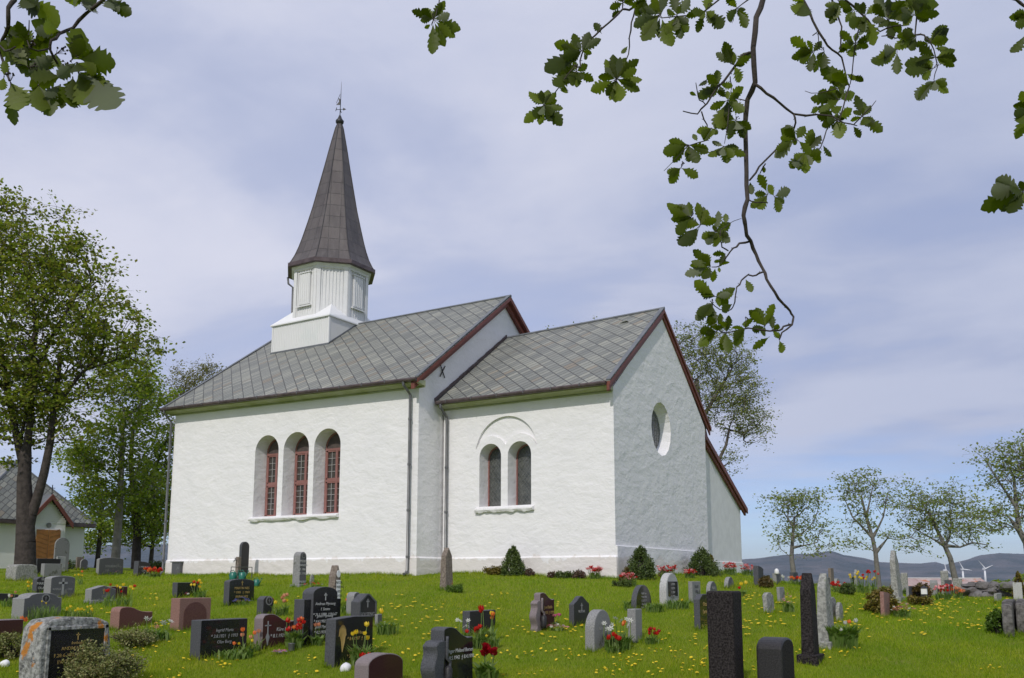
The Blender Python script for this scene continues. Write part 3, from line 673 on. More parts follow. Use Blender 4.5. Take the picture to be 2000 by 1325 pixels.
def tubes_np(segs, k=5):
    """segs: list of (P0,P1,r0,r1) -> verts, faces"""
    A = np.array([s[0] for s in segs]); B = np.array([s[1] for s in segs]); ra = np.array([s[2] for s in segs]); rb = np.array([s[3] for s in segs])
    t = B-A; t /= np.linalg.norm(t, axis=1)[:, None] + 1e-9; ref = np.where(np.abs(t[:, 2:3]) < .9, [[0, 0, 1.]], [[1., 0, 0]])
    a = np.cross(t, ref); a /= np.linalg.norm(a, axis=1)[:, None]; b = np.cross(t, a); V = []
    for P, r in ((A, ra), (B, rb)):
        for j in range(k): V.append(P + (a*cos(2*pi*j/k) + b*sin(2*pi*j/k))*r[:, None])
    V = np.stack(V, 1); n = len(segs); base = np.arange(n)[:, None]*2*k
    F = np.concatenate([np.stack([base[:, 0]+j, base[:, 0]+(j+1) % k, base[:, 0]+k+(j+1) % k, base[:, 0]+k+j], 1) for j in range(k)])
    return V.reshape(-1, 3), F
def leaf_quads(rng, C, size, flat=.5, var=.5):
    """one small folded leaf (two triangles) at every point of C"""
    n = len(C); s = size*(1-var/2 + var*rng.rand(n))[:, None]
    nr = rng.normal(size=(n, 3)); nr[:, 2] = np.abs(nr[:, 2]) + flat; nr /= np.linalg.norm(nr, axis=1)[:, None]
    d = rng.normal(size=(n, 3)); d -= (d*nr).sum(1)[:, None]*nr; d /= np.linalg.norm(d, axis=1)[:, None]; e = np.cross(nr, d)
    V = np.stack([C - d*s*.5, C + e*s*.36 + nr*s*.08, C + d*s*.55, C - e*s*.36 + nr*s*.08], 1)
    return V.reshape(-1, 3)
def grow(rng, stems, lobes, nclump, step=.45, droop=.0):
    """greedy branching: returns skeleton nodes, parents, tip ids. stems: list of (pts, r0, r1)"""
    N_ = []; PAR = []; fixedR = {}
    for pts, r0, r1 in stems:
        pts = [np.array(p, float) for p in pts]; prev = -1; L = sum(np.linalg.norm(b-a) for a, b in zip(pts, pts[1:])); acc = 0
        if N_:
            dd = [np.linalg.norm(pts[0]-q) for q in N_]; prev = int(np.argmin(dd))
            if dd[prev] > 2.0: prev = -1
        for a, b in zip(pts, pts[1:]):
            m = max(1, int(np.linalg.norm(b-a)/step))
            for i in range(m + (1 if prev == -1 else 0)):
                t = (i/m) if prev == -1 else (i+1)/m
                t = min(t, 1); p = a + (b-a)*t; N_.append(p); PAR.append(prev); prev = len(N_)-1; fixedR[prev] = r0 + (r1-r0)*min(1, (acc + np.linalg.norm(b-a)*t)/L)
            acc += np.linalg.norm(b-a)
    cl = []
    w = np.array([l[3] for l in lobes], float); w /= w.sum()
    for i in range(nclump):
        l = lobes[rng.choice(len(lobes), p=w)]; v = rng.normal(size=3); v /= np.linalg.norm(v); r = rng.rand()**(1/2.2)
        cl.append(np.array(l[0]) + v*r*np.array([l[1], l[1], l[2]]))
    cl = np.array(cl); start = np.array(N_); usable = len(N_)
    dmin = np.array([np.min(np.linalg.norm(start-c, axis=1)) for c in cl]); tips = []
    arr = np.zeros((60000, 3)); arr[:usable] = start; cnt = usable
    minz = min(c[2] for c in cl) - 3.0
    for ci in np.argsort(dmin):
        c = cl[ci]; Q = arr[:cnt]; d = np.linalg.norm(Q-c, axis=1); pen = np.maximum(0, Q[:, 2] - (c[2] - .35*d))*1.1 + np.where(Q[:, 2] < minz, 50, 0)
        j = int(np.argmin(d+pen)); P0 = Q[j].copy(); D = np.linalg.norm(c-P0)
        if D < .15: continue
        m = max(1, int(D/step)); prev = j; off = rng.normal(size=3)*.07*D; off[2] += .06*D - droop*D
        for i in range(m):
            t = (i+1)/m; p = P0 + (c-P0)*t + off*4*t*(1-t) + (rng.normal(size=3)*.04 if i < m-1 else 0)
            arr[cnt] = p; PAR.append(prev); prev = cnt; cnt += 1
            if cnt >= 59990: break
        tips.append(prev)
    return arr[:cnt].copy(), PAR, tips, fixedR
def tree(name, label, group, cat, stems, lobes, nclump, nleaf, lsize, barkm, leafm, seed, sig=.38, tipr=.008, powr=.45, droop=0, part='trunk', flat=.5, twigs=3, anis=(1, 1, .6)):
    rng = np.random.RandomState(seed); NN, PAR, tips, fx = grow(rng, stems, lobes, nclump, droop=droop)
    n = len(NN); cntc = np.zeros(n)
    for t in tips: cntc[t] += 1
    for i in range(n-1, -1, -1):
        if PAR[i] >= 0: cntc[PAR[i]] += cntc[i]
    rad = tipr*np.maximum(cntc, 1)**powr
    maxr = max(s[1] for s in stems)
    for i in range(n): rad[i] = fx[i] if i in fx else min(rad[i], maxr*.45)
    segs = [(NN[PAR[i]], NN[i], rad[PAR[i]] if (i in fx or PAR[i] not in fx) else min(rad[PAR[i]], rad[i]*1.35), rad[i]) for i in range(n) if PAR[i] >= 0]
    C = []
    for t in tips:                                                          # twigs and their leaves
        p = NN[t]
        for _ in range(twigs):
            v = rng.normal(size=3)*np.array(anis)*sig*1.1; v[2] += .12*sig; q = p + v; segs.append((p, q, tipr*.7, tipr*.35))
            m = max(1, int(nleaf/twigs)); u = rng.rand(m, 1)*.8+.35; C.append(p + v*u + rng.normal(size=(m, 3))*np.array(anis)*sig*.42)
    org = np.array(stems[0][0][0]); r = empty(name, org, label, cat, group)
    V, F = tubes_np(segs, 6); o = fastmesh2(part, V-org, F, MATS[barkm], r)
    C = np.concatenate(C); fastmesh('crown', leaf_quads(rng, C, lsize, flat) - org, 4, leafm, r)
    return r
def L(px, py, d, rx, rz, w=None):
    """crown lobe at a photo pixel and depth; radii in photo pixels"""
    k = d/FPX; P = at(px, py, d); return (P, rx*k, rz*k, w if w else rx*rz)
def S(pts, d, r0, r1):
    out = []
    for i, p in enumerate(pts): dd = d + (p[2] if len(p) > 2 else 0); out.append(at(p[0], p[1], dd))
    return (out, r0, r1)

# big maple on the left, forked trunk in front of the small chapel
d = 34
T0 = S([(50, 1112), (50, 1060), (49, 1000), (47, 940), (50, 890)], d, .46, .24)
g0 = Gd(58, d); T0[0][0][2] = g0[2] - .2
tree('maple_tree', 'big broadleaf tree with a forked trunk in front of the small chapel', None, 'tree',
     [T0, S([(47, 920), (36, 870), (20, 790), (5, 700), (-20, 600)], d, .17, .07), S([(52, 1035), (72, 975), (86, 925), (97, 870), (105, 800), (118, 700)], d, .22, .09), S([(50, 890), (60, 820), (60, 740), (70, 640), (60, 540)], d, .17, .06),
      S([(105, 800), (150, 740), (200, 690)], d, .10, .04), S([(60, 740), (110, 640), (160, 560)], d, .09, .03), S([(36, 870), (60, 780), (100, 660)], d, .08, .03)],
     [L(60, 640, d, 170, 130), L(190, 650, d, 110, 90), L(20, 470, d, 70, 90), L(90, 520, d, 110, 80), L(170, 560, d, 80, 55), L(20, 760, d, 90, 90), L(270, 690, d, 45, 28), L(120, 760, d, 90, 60), L(140, 850, d, 35, 25), L(40, 830, d, 60, 50), L(90, 800, d, 60, 40), L(10, 900, d, 20, 30), L(-80, 560, d, 120, 190), L(8, 390, d, 30, 40), L(230, 590, d, 35, 25), L(140, 470, d, 35, 25), L(300, 665, d, 25, 14), L(110, 420, d, 30, 22)],
     900, 36, .15, 'bark_dark', LF_MAPLE, 11, sig=.36, flat=.5, tipr=.008, anis=(1.1, 1.1, .45))
# the group between the maple and the nave
def gt(px, d, extra=.0): P = Gd(px, d); P[2] -= .15; return P
d = 43
tree('broadleaf_tree', 'green tree with a pale bare lower trunk between the chapel and the church', 'trees between the chapel and the church', 'tree',
     [([gt(231, d)] + S([(233, 1000), (236, 950), (238, 880), (242, 800)], d, 0, 0)[0], .24, .07)],
     [L(240, 830, d, 75, 110), L(190, 900, d, 60, 60), L(270, 740, d, 55, 50), L(285, 930, d, 45, 50), L(210, 970, d, 60, 40), L(150, 890, d, 40, 30), L(225, 720, d, 30, 30)], 240, 40, .17, 'bark_pale', LF_MIX, 12, sig=.45)
d = 46
tree('broadleaf_tree', 'dark trunked tree leaning towards the left edge of the nave wall', 'trees between the chapel and the church', 'tree',
     [([gt(272, d)] + S([(268, 1040), (262, 980), (255, 900), (262, 820)], d, 0, 0)[0], .26, .08), S([(262, 980), (300, 920), (325, 860)], d, .12, .05), S([(262, 980), (290, 950), (318, 985)], d, .08, .03)],
     [L(300, 960, d, 50, 80), L(320, 880, d, 40, 60), L(260, 1000, d, 45, 50), L(300, 780, d, 40, 50), L(310, 1040, d, 25, 30)], 200, 38, .17, 'bark_dark', LF_MIX, 13, sig=.45)
d = 52
tree('broadleaf_tree', 'slim tree behind the gap beside the chapel wall', 'trees between the chapel and the church', 'tree',
     [([gt(196, d)] + S([(200, 1000), (190, 930), (180, 880)], d, 0, 0)[0], .16, .05)],
     [L(180, 960, d, 40, 60), L(200, 1030, d, 35, 30), L(160, 900, d, 35, 40)], 110, 36, .17, 'bark_dark', LF_MIX, 14, sig=.45)
d = 56
tree('broadleaf_tree', 'low dark tree closing the view between the trunks left of the nave', 'trees between the chapel and the church', 'tree',
     [([gt(300, d)] + S([(300, 1040), (304, 990)], d, 0, 0)[0], .16, .05)],
     [L(300, 1020, d, 40, 50), L(240, 1040, d, 50, 30), L(330, 960, d, 30, 60), L(180, 1060, d, 30, 20)], 170, 38, .18, 'bark_dark', LF_MIX, 15, sig=.5)
d = 60
tree('broadleaf_tree', 'thinly budding grey tree rising behind the low end of the nave roof', None, 'tree',
     [([gt(375, d)] + S([(378, 950), (380, 860), (385, 780)], d, 0, 0)[0], .26, .08)],
     [L(385, 745, d, 45, 40), L(345, 770, d, 30, 45), L(410, 720, d, 22, 18), L(350, 840, d, 40, 50)], 190, 26, .13, 'bark_grey', LF_BROWN, 16, sig=.4)
# the tall tree behind the chancel
d = 50
tree('broadleaf_tree', 'tall thin leaved tree rising behind the chancel gable', None, 'tree',
     [([gt(1395, d)] + S([(1392, 1000), (1385, 900), (1370, 820), (1360, 740)], d, 0, 0)[0], .34, .1), S([(1388, 930), (1418, 870), (1424, 840), (1450, 845)], d, .12, .05), S([(1370, 820), (1400, 770), (1430, 720)], d, .14, .05), S([(1360, 760), (1300, 700), (1240, 650)], d, .12, .05)],
     [L(1380, 690, d, 75, 60), L(1440, 790, d, 65, 70), L(1400, 760, d, 80, 70), L(1470, 830, d, 48, 40), L(1320, 660, d, 45, 35), L(1420, 900, d, 30, 30), L(1440, 710, d, 40, 40), L(1225, 670, d, 30, 12), L(1150, 650, d, 40, 12, 900), L(1100, 660, d, 40, 12, 700)],
     680, 23, .115, 'bark', LF_GREY, 17, sig=.36, tipr=.007)
# row at the right
RG = 'row of small trees along the far side of the churchyard'
def rt_tree(px, ytop, ybot, d, stems, lobes, ncl, seed, label, nl=19, ls=.115, br='bark_grey', **k):
    g = gt(px, d); st = [([g] + S(stems[0], d, 0, 0)[0], k.pop('r0', .14), .05)] + [S(s, d, .055, .02) for s in stems[1:]]
    tree('small_tree', label, RG, 'tree', st, [L(a, b, d, c, e) for a, b, c, e in lobes], ncl, nl, ls, br, LF_RIGHT, seed, sig=.34, tipr=.0065, anis=(1.2, 1.2, .42), **k)
rt_tree(1547, 950, 1115, 42, [[(1546, 1090), (1548, 1050), (1552, 1010)], [(1548, 1060), (1580, 1030)], [(1550, 1030), (1530, 1000)], [(1548, 1070), (1590, 1062)]],
        [(1565, 1005, 48, 55), (1560, 975, 35, 28), (1540, 1050, 40, 30), (1590, 1040, 45, 25), (1585, 970, 30, 25), (1600, 1075, 30, 18), (1515, 970, 20, 12), (1540, 985, 40, 30)], 150, 21, 'small round tree nearest the sacristy with low spreading branches')
rt_tree(1709, 915, 1115, 42, [[(1710, 1080), (1704, 1050), (1692, 1010), (1682, 970)], [(1704, 1055), (1725, 1010), (1735, 960)], [(1708, 1072), (1735, 1050)], [(1704, 1050), (1665, 1010), (1650, 975)], [(1692, 1010), (1705, 950)]],
        [(1690, 958, 52, 50), (1655, 965, 28, 40), (1730, 965, 24, 42), (1690, 1010, 40, 30), (1665, 1065, 30, 14), (1740, 1045, 30, 20)], 140, 22, 'upright small tree with a thin open crown, second in the row from the sacristy')
rt_tree(1862, 935, 1125, 41, [[(1856, 1090), (1845, 1066), (1830, 1035), (1815, 1000)], [(1850, 1072), (1858, 1030), (1855, 980)], [(1845, 1066), (1790, 1035)], [(1850, 1078), (1900, 1060), (1930, 1065)], [(1830, 1035), (1800, 980)]],
        [(1825, 985, 60, 42), (1870, 965, 40, 30), (1885, 1010, 55, 42), (1790, 1000, 40, 35), (1910, 1050, 35, 25), (1780, 1065, 40, 20), (1840, 1030, 70, 30), (1785, 955, 20, 18)], 230, 23, 'wide spreading tree with a leaning trunk in front of the wind turbines', r0=.17)
rt_tree(2010, 845, 1125, 36, [[(2004, 1060), (1990, 1035), (1985, 990), (1980, 930)], [(1998, 1045), (1970, 1010), (1945, 1000)], [(1985, 990), (1950, 940), (1925, 900)]],
        [(1975, 920, 55, 55), (2010, 890, 60, 60), (1935, 885, 30, 22), (1975, 1000, 50, 40), (1930, 1020, 40, 30), (2030, 980, 50, 60)], 260, 24, 'taller tree cut off by the right edge of the photo', r0=.2)

# ---------------------------------------------------------------- small mortuary chapel at far left
def chapel():
    d = 50.0; P = at(161, 1100, d); cx, cy = P[0], P[1]; g = zg(cx, cy) - .1
    r = empty('chapel', (cx, cy, 0), 'small white chapel with a hipped slate roof and brown double door behind the maple', 'chapel')
    k = d/FPX; E = 2.82; Wd = 6.4; Dp = 6.0                                 # east face in x=0, from y=-Wd to 0
    b = MB(); b.box(-Dp, 0, -Wd, 0, g, E); b.obj('wall', MATS['white_board'], r)
    # hipped roof
    A = 1.9; zt = 6.05; y0, y1 = -Wd-.35, .40; x1 = .40; x0 = -Dp-.35; ym = (y0+y1)/2 + .1
    R1, R2 = (x1-A-.3, ym, zt), (x0+A, ym, zt); c = [(x1, y0, E), (x1, y1, E), (x0, y1, E), (x0, y0, E)]
    rf = empty('roof', (0, 0, 0)); rf.parent = r
    def face(ps, nm):
        ps = [Vector(p) for p in ps]; ex = (ps[1]-ps[0]).normalized(); n = ex.cross(ps[2]-ps[0]).normalized(); ey = n.cross(ex)
        mesh(nm, [p for p in ps] + [p - n*.08 for p in ps], [tuple(range(len(ps)))] + [tuple(range(len(ps), 2*len(ps)))[::-1]], MATS['slate'], rf, [((p-ps[0]).dot(ex)*.8+9, (p-ps[0]).dot(ey)*.8+9) for p in ps]*1 + [(0, 0)]*len(ps))
    face([c[0], c[1], R1], 'slate_slope'); face([c[1], c[2], R2, R1], 'slate_slope'); face([c[2], c[3], R2], 'slate_slope'); face([c[3], c[0], R1, R2], 'slate_slope')
    b = MB()
    for a, q in ((c[0], R1), (c[1], R1), (c[2], R2), (c[3], R2), (R1, R2)): b.tube([a, q], .06, 5)
    b.obj('hip_cap', MATS['lead'], rf)
    b = MB(); b.box(x0, x1, y0, y1, E-.22, E-.02); b.obj('eaves_board', MATS['gutter'], rf, bevel=.02)
    # gabled porch
    gy = hyp(93, d-.9); py0, py1 = gy-.95, gy+.95
    pc = empty('porch', (0, 0, 0)); pc.parent = r; X = .55
    b = MB(); b.prism([(0, py0, g), (0, py1, g), (0, py1, 2.85), (0, gy, 3.95), (0, py0, 2.85)], (X, 0, 0)); b.obj('porch_wall', MATS['white_board'], pc)
    b = MB()
    for i in range(9): z = 2.72 + i*.11; w = max(.05, .95 - max(0, z-2.85)*.86); b.box(X, X+.012+.006, gy-w, gy+w, z, z+.075)
    b.obj('siding', MATS['white_paint'], pc)
    for s in (-1, 1):
        b = MB(); b.prism([(X-1.8, gy, 4.22), (X+.16, gy, 4.22), (X+.16, gy+s*1.25, 2.78), (X-1.8, gy+s*1.25, 2.78)], (0, 0, -.08)); b.obj('porch_roof_slope', MATS['lead'], pc)
        b = MB(); b.prism([(X+.163, gy, 4.24), (X+.163, gy+s*1.28, 2.76), (X+.163, gy+s*1.28, 2.46), (X+.163, gy, 3.94)], (.05, 0, 0)); b.obj('barge_board', MATS['barge_red'], pc, bevel=.01)
    b = MB(); b.tube([(X+.1, gy, 4.2), (X+.1, gy, 4.72)], .025, 5); b.tube([(X+.1, gy-.15, 4.55), (X+.1, gy+.15, 4.55)], .02, 5); b.obj('gable_cross', MATS['iron'], pc)
    dm = mat('door_wood', (.28, .115, .025), .5, (.36, .16, .04), 3, bump=(30, .2, .005))
    b = MB(); b.box(X, X+.06, gy-.78, gy+.78, g, 2.42); b.obj('door_frame', MATS['white_paint'], pc)
    for s in (-1, 1):
        o = MB(); a, c_ = sorted((gy+s*.01, gy+s*.66)); o.box(X+.05, X+.085, a, c_, g+.1, 2.36)
        for i in range(8): z = .6 + i*.23; o.prism([(X+.085, a+.05, z), (X+.085, c_-.05, z+.16*s), (X+.085, c_-.05, z+.05+.16*s), (X+.085, a+.05, z+.05)], (.012, 0, 0))
        o.obj('door_leaf', dm, pc)
    b = MB(); n = 16; b.prism([(X+.03, gy+.13*cos(2*pi*i/n), 2.60+.13*sin(2*pi*i/n)) for i in range(n)], (.03, 0, 0)); b.obj('round_emblem', MATS['lead_cames'], pc)
    return r
def hyp(px, d):
    """y offset (relative to the chapel corner) of photo column px"""
    P = at(161, 1100, 50.0); lo, hi = -8, 2
    for _ in range(40):
        m = (lo+hi)/2
        if proj((P[0]+.55, P[1]+m, 2.0))[0] < px: lo = m
        else: hi = m
    return lo
chapel()

# ---------------------------------------------------------------- barn with a rusty roof, wind turbines, stone wall
def barn():
    d = 112.0; A = at(1775, 1140, d); B = at(1941, 1140, d); g = -.12 + (1130-1152)/FPX*d - .5; L_ = np.linalg.norm(B-A); ang = math.atan2(B[1]-A[1], B[0]-A[0])
    r = empty('barn', (A[0], A[1], 0), 'long low shed with a rusty pinkish metal roof beyond the churchyard', 'shed', rz=ang)
    zE = -.12 + (1130-1146)/FPX*d; zR = -.12 + (1130-1128)/FPX*(d+2.5)
    b = MB(); b.box(.3, L_-.3, .4, 5.6, g-1, zE+.02); b.obj('wall', mat('barn_wall', (.07, .055, .05), .9, (.12, .09, .08), 1), r)
    m = mat('rusty_roof', (.36, .25, .23), .6, (.45, .36, .33), .6, spots=[(.35, .55, (.42, .16, .07)), (.9, .66, (.30, .12, .06))])
    for s in (0, 1):
        y0, y1 = (0, 3.0) if s == 0 else (6.0, 3.0); b = MB(); n = int(L_/1.0)
        b.prism([(0, y0, zE), (L_, y0, zE), (L_, y1, zR), (0, y1, zR)], (0, 0, -.08))
        for i in range(n+1): x = L_*i/n; b.prism([(x-.03, y0, zE+.03), (x+.03, y0, zE+.03), (x+.03, y1, zR+.03), (x-.03, y1, zR+.03)], (0, 0, -.04))
        b.obj('roof_slope', m, r)
    b = MB(); b.box(0, L_, 2.9, 3.1, zR, zR+.08); b.obj('ridge', MATS['white_paint'], r)
barn()
wm = mat('turbine_white', (.75, .76, .77), .4, (.70, .71, .72), .2)
def turbine(px, py, blades, label, d=1300.0, base=None):
    H = at(px, py, d); k = d/FPX; z0 = -9.5
    r = empty('wind_turbine', (H[0], H[1], z0), label, 'wind turbine', 'wind turbines in front of the mountains', rz=YAW); h = H[2]-z0
    b = MB(); b.lathe([(1.7, 0), (1.4, h*.5), (1.1, h-.6)], (0, 1.2, 0), 14); b.obj('tower', wm, r, smooth=True)
    b = MB(); b.box(-1.1, 1.1, -.8, 5.5, h-1.2, h+1.2); o = b.obj('nacelle', wm, r, bevel=.4)
    b = MB(); b.tube([(0, -2.6, h), (0, -2.2, h), (0, -.8, h)], [.3, .9, 1.1], 10); b.obj('hub', wm, r, smooth=True)
    for ang, ln in blades:
        ln *= k; a = radians(ang); c, s = cos(a), -sin(a); b = MB(); pr = [(0, .4), (.12, .9), (.3, .8), (.7, .5), (1, .2)]; V = []
        for t, w in pr: x, z = c*ln*t, s*ln*t; V += [(x - s*w, -1.9, h+z + c*w), (x, -2.25, h+z), (x + s*w*.6, -1.9, h+z - c*w*.6), (x, -1.7, h+z)]
        F = [(0, 1, 2, 3)]
        for i in range(4): F += [(i*4+j, i*4+(j+1) % 4, (i+1)*4+(j+1) % 4, (i+1)*4+j) for j in range(4)]
        F += [(16, 17, 18, 19)]; b.add(V, F); b.obj('blade', wm, r)
turbine(1847, 1114, [(-100, 15), (45, 12), (170, 8)], 'leftmost of the three white wind turbines, half hidden by the leaning tree trunk')
turbine(1881, 1112.5, [(-118, 19), (7, 16), (185, 7)], 'middle of the three white wind turbines above the shed roof')
turbine(1924, 1111, [(-130, 20), (-25, 16), (165, 8)], 'rightmost of the three white wind turbines above the shed roof')
mat('fieldstone', (.10, .09, .085), .95, (.20, .19, .18), 2.5, bump=[(5, .8, .05)], spots=(3, .6, (.10, .12, .05)))
def rock(c, s, seed, m, name='rock', parent=None, ret=None):
    rng = random.Random(seed); bm = bmesh.new(); bmesh.ops.create_icosphere(bm, subdivisions=2, radius=1)
    ph = [rng.uniform(0, 6) for _ in range(6)]
    for v in bm.verts:
        n = 1 + .16*sin(v.co.x*3.1+ph[0]) + .13*sin(v.co.y*3.7+ph[1]+v.co.z*2) + .1*sin(v.co.z*4+ph[2]); v.co *= n
        v.co = Vector((v.co.x*s[0]+c[0], v.co.y*s[1]+c[1], v.co.z*s[2]+c[2]))
    if ret is not None:
        ret.add([tuple(v.co) for v in bm.verts], [tuple(v.index for v in f.verts) for f in bm.faces]); bm.free(); return
    me = bpy.data.meshes.new(name); bm.to_mesh(me); bm.free(); return link(name, me, m, parent, True)
b = MB(); rng = random.Random(4); A = G(1893, 1166); B = G(2010, 1168)
for i in range(42):
    t = rng.random(); P = A + (B-A)*t; rock((P[0]+rng.uniform(-.3, .3), P[1]+rng.uniform(-.3, .3), P[2]+rng.choice([.05, .2, .38])), (rng.uniform(.16, .3), rng.uniform(.16, .3), rng.uniform(.1, .16)), i, None, ret=b)
o = b.obj('stone_wall', MATS['fieldstone']); tag(o, 'low mossy dry stone wall at the right edge of the churchyard', 'wall')

# ---------------------------------------------------------------- shrubs
LF_CONIF = leafmat('conifer_green', [(.045, .075, .018), (.08, .12, .025), (.12, .16, .04)], tr=.2)
LF_JUN = leafmat('juniper_grey', [(.11, .14, .04), (.19, .21, .065), (.27, .27, .10), (.17, .12, .06)], tr=.2)
LF_GOLD = leafmat('gold_conifer', [(.10, .10, .015), (.17, .15, .02), (.20, .13, .02), (.07, .08, .02)], tr=.2)
LF_REDB = leafmat('red_shrub', [(.09, .05, .04), (.13, .07, .055), (.08, .08, .03)], tr=.2)
LF_BROWNB = leafmat('brown_shrub', [(.10, .07, .025), (.15, .10, .03), (.07, .07, .02)], tr=.2)
LF_GREEN = leafmat('shrub_green', [(.05, .10, .012), (.09, .16, .02), (.13, .21, .03)], tr=.3)
def wN(px, y=-.45):
    """depth of the line y=const in front of the chancel wall at photo column px"""
    r = ray(px, 1100); t = (y-CAM[1])/r[1]; return depth(CAM + r*t)
def wE(px, x=.55):
    r = ray(px, 1100); t = (x-CAM[0])/r[0]; return depth(CAM + r*t)
def shrub(px, yb, w, h, m, label, kind='cone', n=2600, size=.05, seed=0, name='shrub', cat='shrub', d=None, group=None, lean=0):
    """bush at a photo column/base row, w and h in photo pixels; leaf sprays fill an uneven volume"""
    P = G(px, yb) if d is None else Gd(px, d); k = depth(P)/FPX; W_, H_ = w*k/2, h*k; rng = np.random.RandomState(seed+5)
    nb = 70 if kind == 'cone' else 36; w *= 1.15 if kind == 'cone' else 1; W_ *= 1.15 if kind == 'cone' else 1; A = []
    for i in range(nb):                                                    # sprays (sub-volumes) make an uneven outline
        t = rng.rand(); ang = rng.rand()*2*pi
        if kind == 'cone': R = W_*(1-t)**.75*.95*(.75+.4*rng.rand()); c = np.array([R*cos(ang), R*sin(ang), H_*t*.86]); s = W_*.26*(1-.5*t)
        elif kind == 'round': v = rng.normal(size=3); v /= np.linalg.norm(v); v[2] = abs(v[2]); rr = .62+.25*rng.rand(); c = np.array([v[0]*W_*rr, v[1]*W_*rr, H_*.1+v[2]*H_*.72*rr]); s = W_*.3
        else: c = np.array([W_*(rng.rand()*2-1)*.85, W_*(rng.rand()*2-1)*.5, H_*(.15+.55*rng.rand())]); s = H_*.4
        q = rng.normal(size=(n//nb, 3)); q /= np.linalg.norm(q, axis=1)[:, None]; q *= (rng.rand(len(q), 1)**.5); q = q*np.array([s, s, s*(2.4 if kind == 'cone' else .9)]) + c; q[:, 2] = np.maximum(q[:, 2], .01); A.append(q)
    C = np.concatenate(A); V = leaf_quads(rng, C, size, .2)
    r = empty(name, P, label, cat, group); fastmesh('foliage', V, 4, m, r)
    segs = [(np.array([0, 0, -.05]), a.mean(0)*np.array([1, 1, .9]), .02+.01*H_, .006) for a in A[::2]]
    Vt, Ft = tubes_np(segs, 5); fastmesh2('stem', Vt, Ft, MATS['bark_dark'], r); return r
shrub(1002, 1121, 46, 60, LF_CONIF, 'pointed dark conifer against the chancel wall below the twin windows', n=5200, size=.045, seed=1, d=wN(1002))
shrub(968, 1119, 48, 18, LF_GOLD, 'low yellowish juniper spreading left of the pointed conifer under the twin windows', 'low', n=1500, size=.045, seed=2, d=wN(968))
shrub(1034, 1121, 20, 22, LF_REDB, 'small reddish shrub just right of the pointed conifer under the twin windows', 'round', n=500, size=.04, seed=3, d=wN(1034))
shrub(1078, 1123, 24, 16, LF_REDB, 'reddish low shrub beneath the middle of the chancel wall', 'round', n=450, size=.045, seed=4, d=wN(1078))
shrub(1104, 1126, 40, 15, LF_CONIF, 'dark green mat shrub between two reddish shrubs at the chancel wall', 'low', n=1300, size=.045, seed=5, d=wN(1104))
shrub(1130, 1126, 26, 22, LF_REDB, 'reddish shrub left of the pink azalea at the chancel wall', 'round', n=600, size=.045, seed=6, d=wN(1130))
shrub(1250, 1127, 60, 66, LF_CONIF, 'broad pointed conifer below the round window, left of a pair', n=6200, size=.045, seed=7, d=wE(1250))
shrub(1222, 1128, 26, 30, LF_BROWNB, 'small brownish shrub tucked between the chancel corner and the broad conifer', 'cone', n=800, size=.045, seed=8, d=wE(1222))
shrub(1212, 1132, 42, 12, LF_CONIF, 'dark low groundcover shrub at the chancel corner', 'low', n=1000, size=.04, seed=9, d=wE(1212, .6)-.4)
shrub(1368, 1126, 62, 58, LF_CONIF, 'broad conifer at the joint of chancel and sacristy, right of a pair', n=6200, size=.045, seed=10, d=wE(1368))
shrub(1386, 1127, 26, 44, LF_GOLD, 'yellowish conifer against the sacristy wall', n=1200, size=.045, seed=11, d=wE(1386))
shrub(1296, 1122, 30, 24, LF_BROWNB, 'brownish shrub between the two broad conifers', 'round', n=700, size=.045, seed=12, d=wE(1296))
shrub(890, 1158, 34, 16, LF_GREEN, 'low green mat plant at the foot of the brown obelisk', 'low', n=1400, size=.035, seed=13)
shrub(1496, 1149, 30, 32, LF_BROWNB, 'round bronze shrub beside the dark upright stone near the sacristy', 'round', n=1600, size=.05, seed=14)
shrub(1656, 1162, 32, 32, LF_CONIF, 'rounded dark shrub between headstones beyond the twin obelisks', 'round', n=1600, size=.05, seed=15)
shrub(1663, 1138, 22, 34, LF_CONIF, 'small dark conifer below the second tree of the row', n=800, size=.07, seed=16, d=38)
shrub(1722, 1198, 66, 62, LF_GOLD, 'big golden conifer bush behind the small rose granite stone', 'round', n=4200, size=.05, seed=17)
shrub(1800, 1170, 44, 44, LF_BROWNB, 'bronze green conifer behind the white grave lamp', 'round', n=1900, size=.06, seed=18)
shrub(1798, 1183, 44, 20, LF_GOLD, 'low gold groundcover in front of the bronze conifer', 'low', n=1100, size=.05, seed=19)
shrub(1775, 1150, 26, 18, LF_GREEN, 'light green bush right of the tall leaning obelisk', 'round', n=700, size=.06, seed=20)
shrub(1950, 1238, 44, 62, LF_GREEN, 'bright green leafy bush left of the rough dark slabs at the right edge', 'round', n=2600, size=.05, seed=21)
shrub(1992, 1172, 24, 60, LF_GOLD, 'yellow green bush at the right edge behind the rough slabs', 'cone', n=1500, size=.06, seed=22)
shrub(133, 1112, 32, 22, LF_CONIF, 'dark low bush in front of the chapel', 'round', n=1000, size=.07, seed=23)
shrub(305, 1113, 36, 18, LF_CONIF, 'dark low bush at the left corner of the nave under red tulips', 'low', n=1100, size=.07, seed=24)
shrub(20, 1285, 70, 60, LF_JUN, 'greyish juniper bush at the left edge behind the lichen covered stone', 'round', n=4200, size=.035, seed=25)
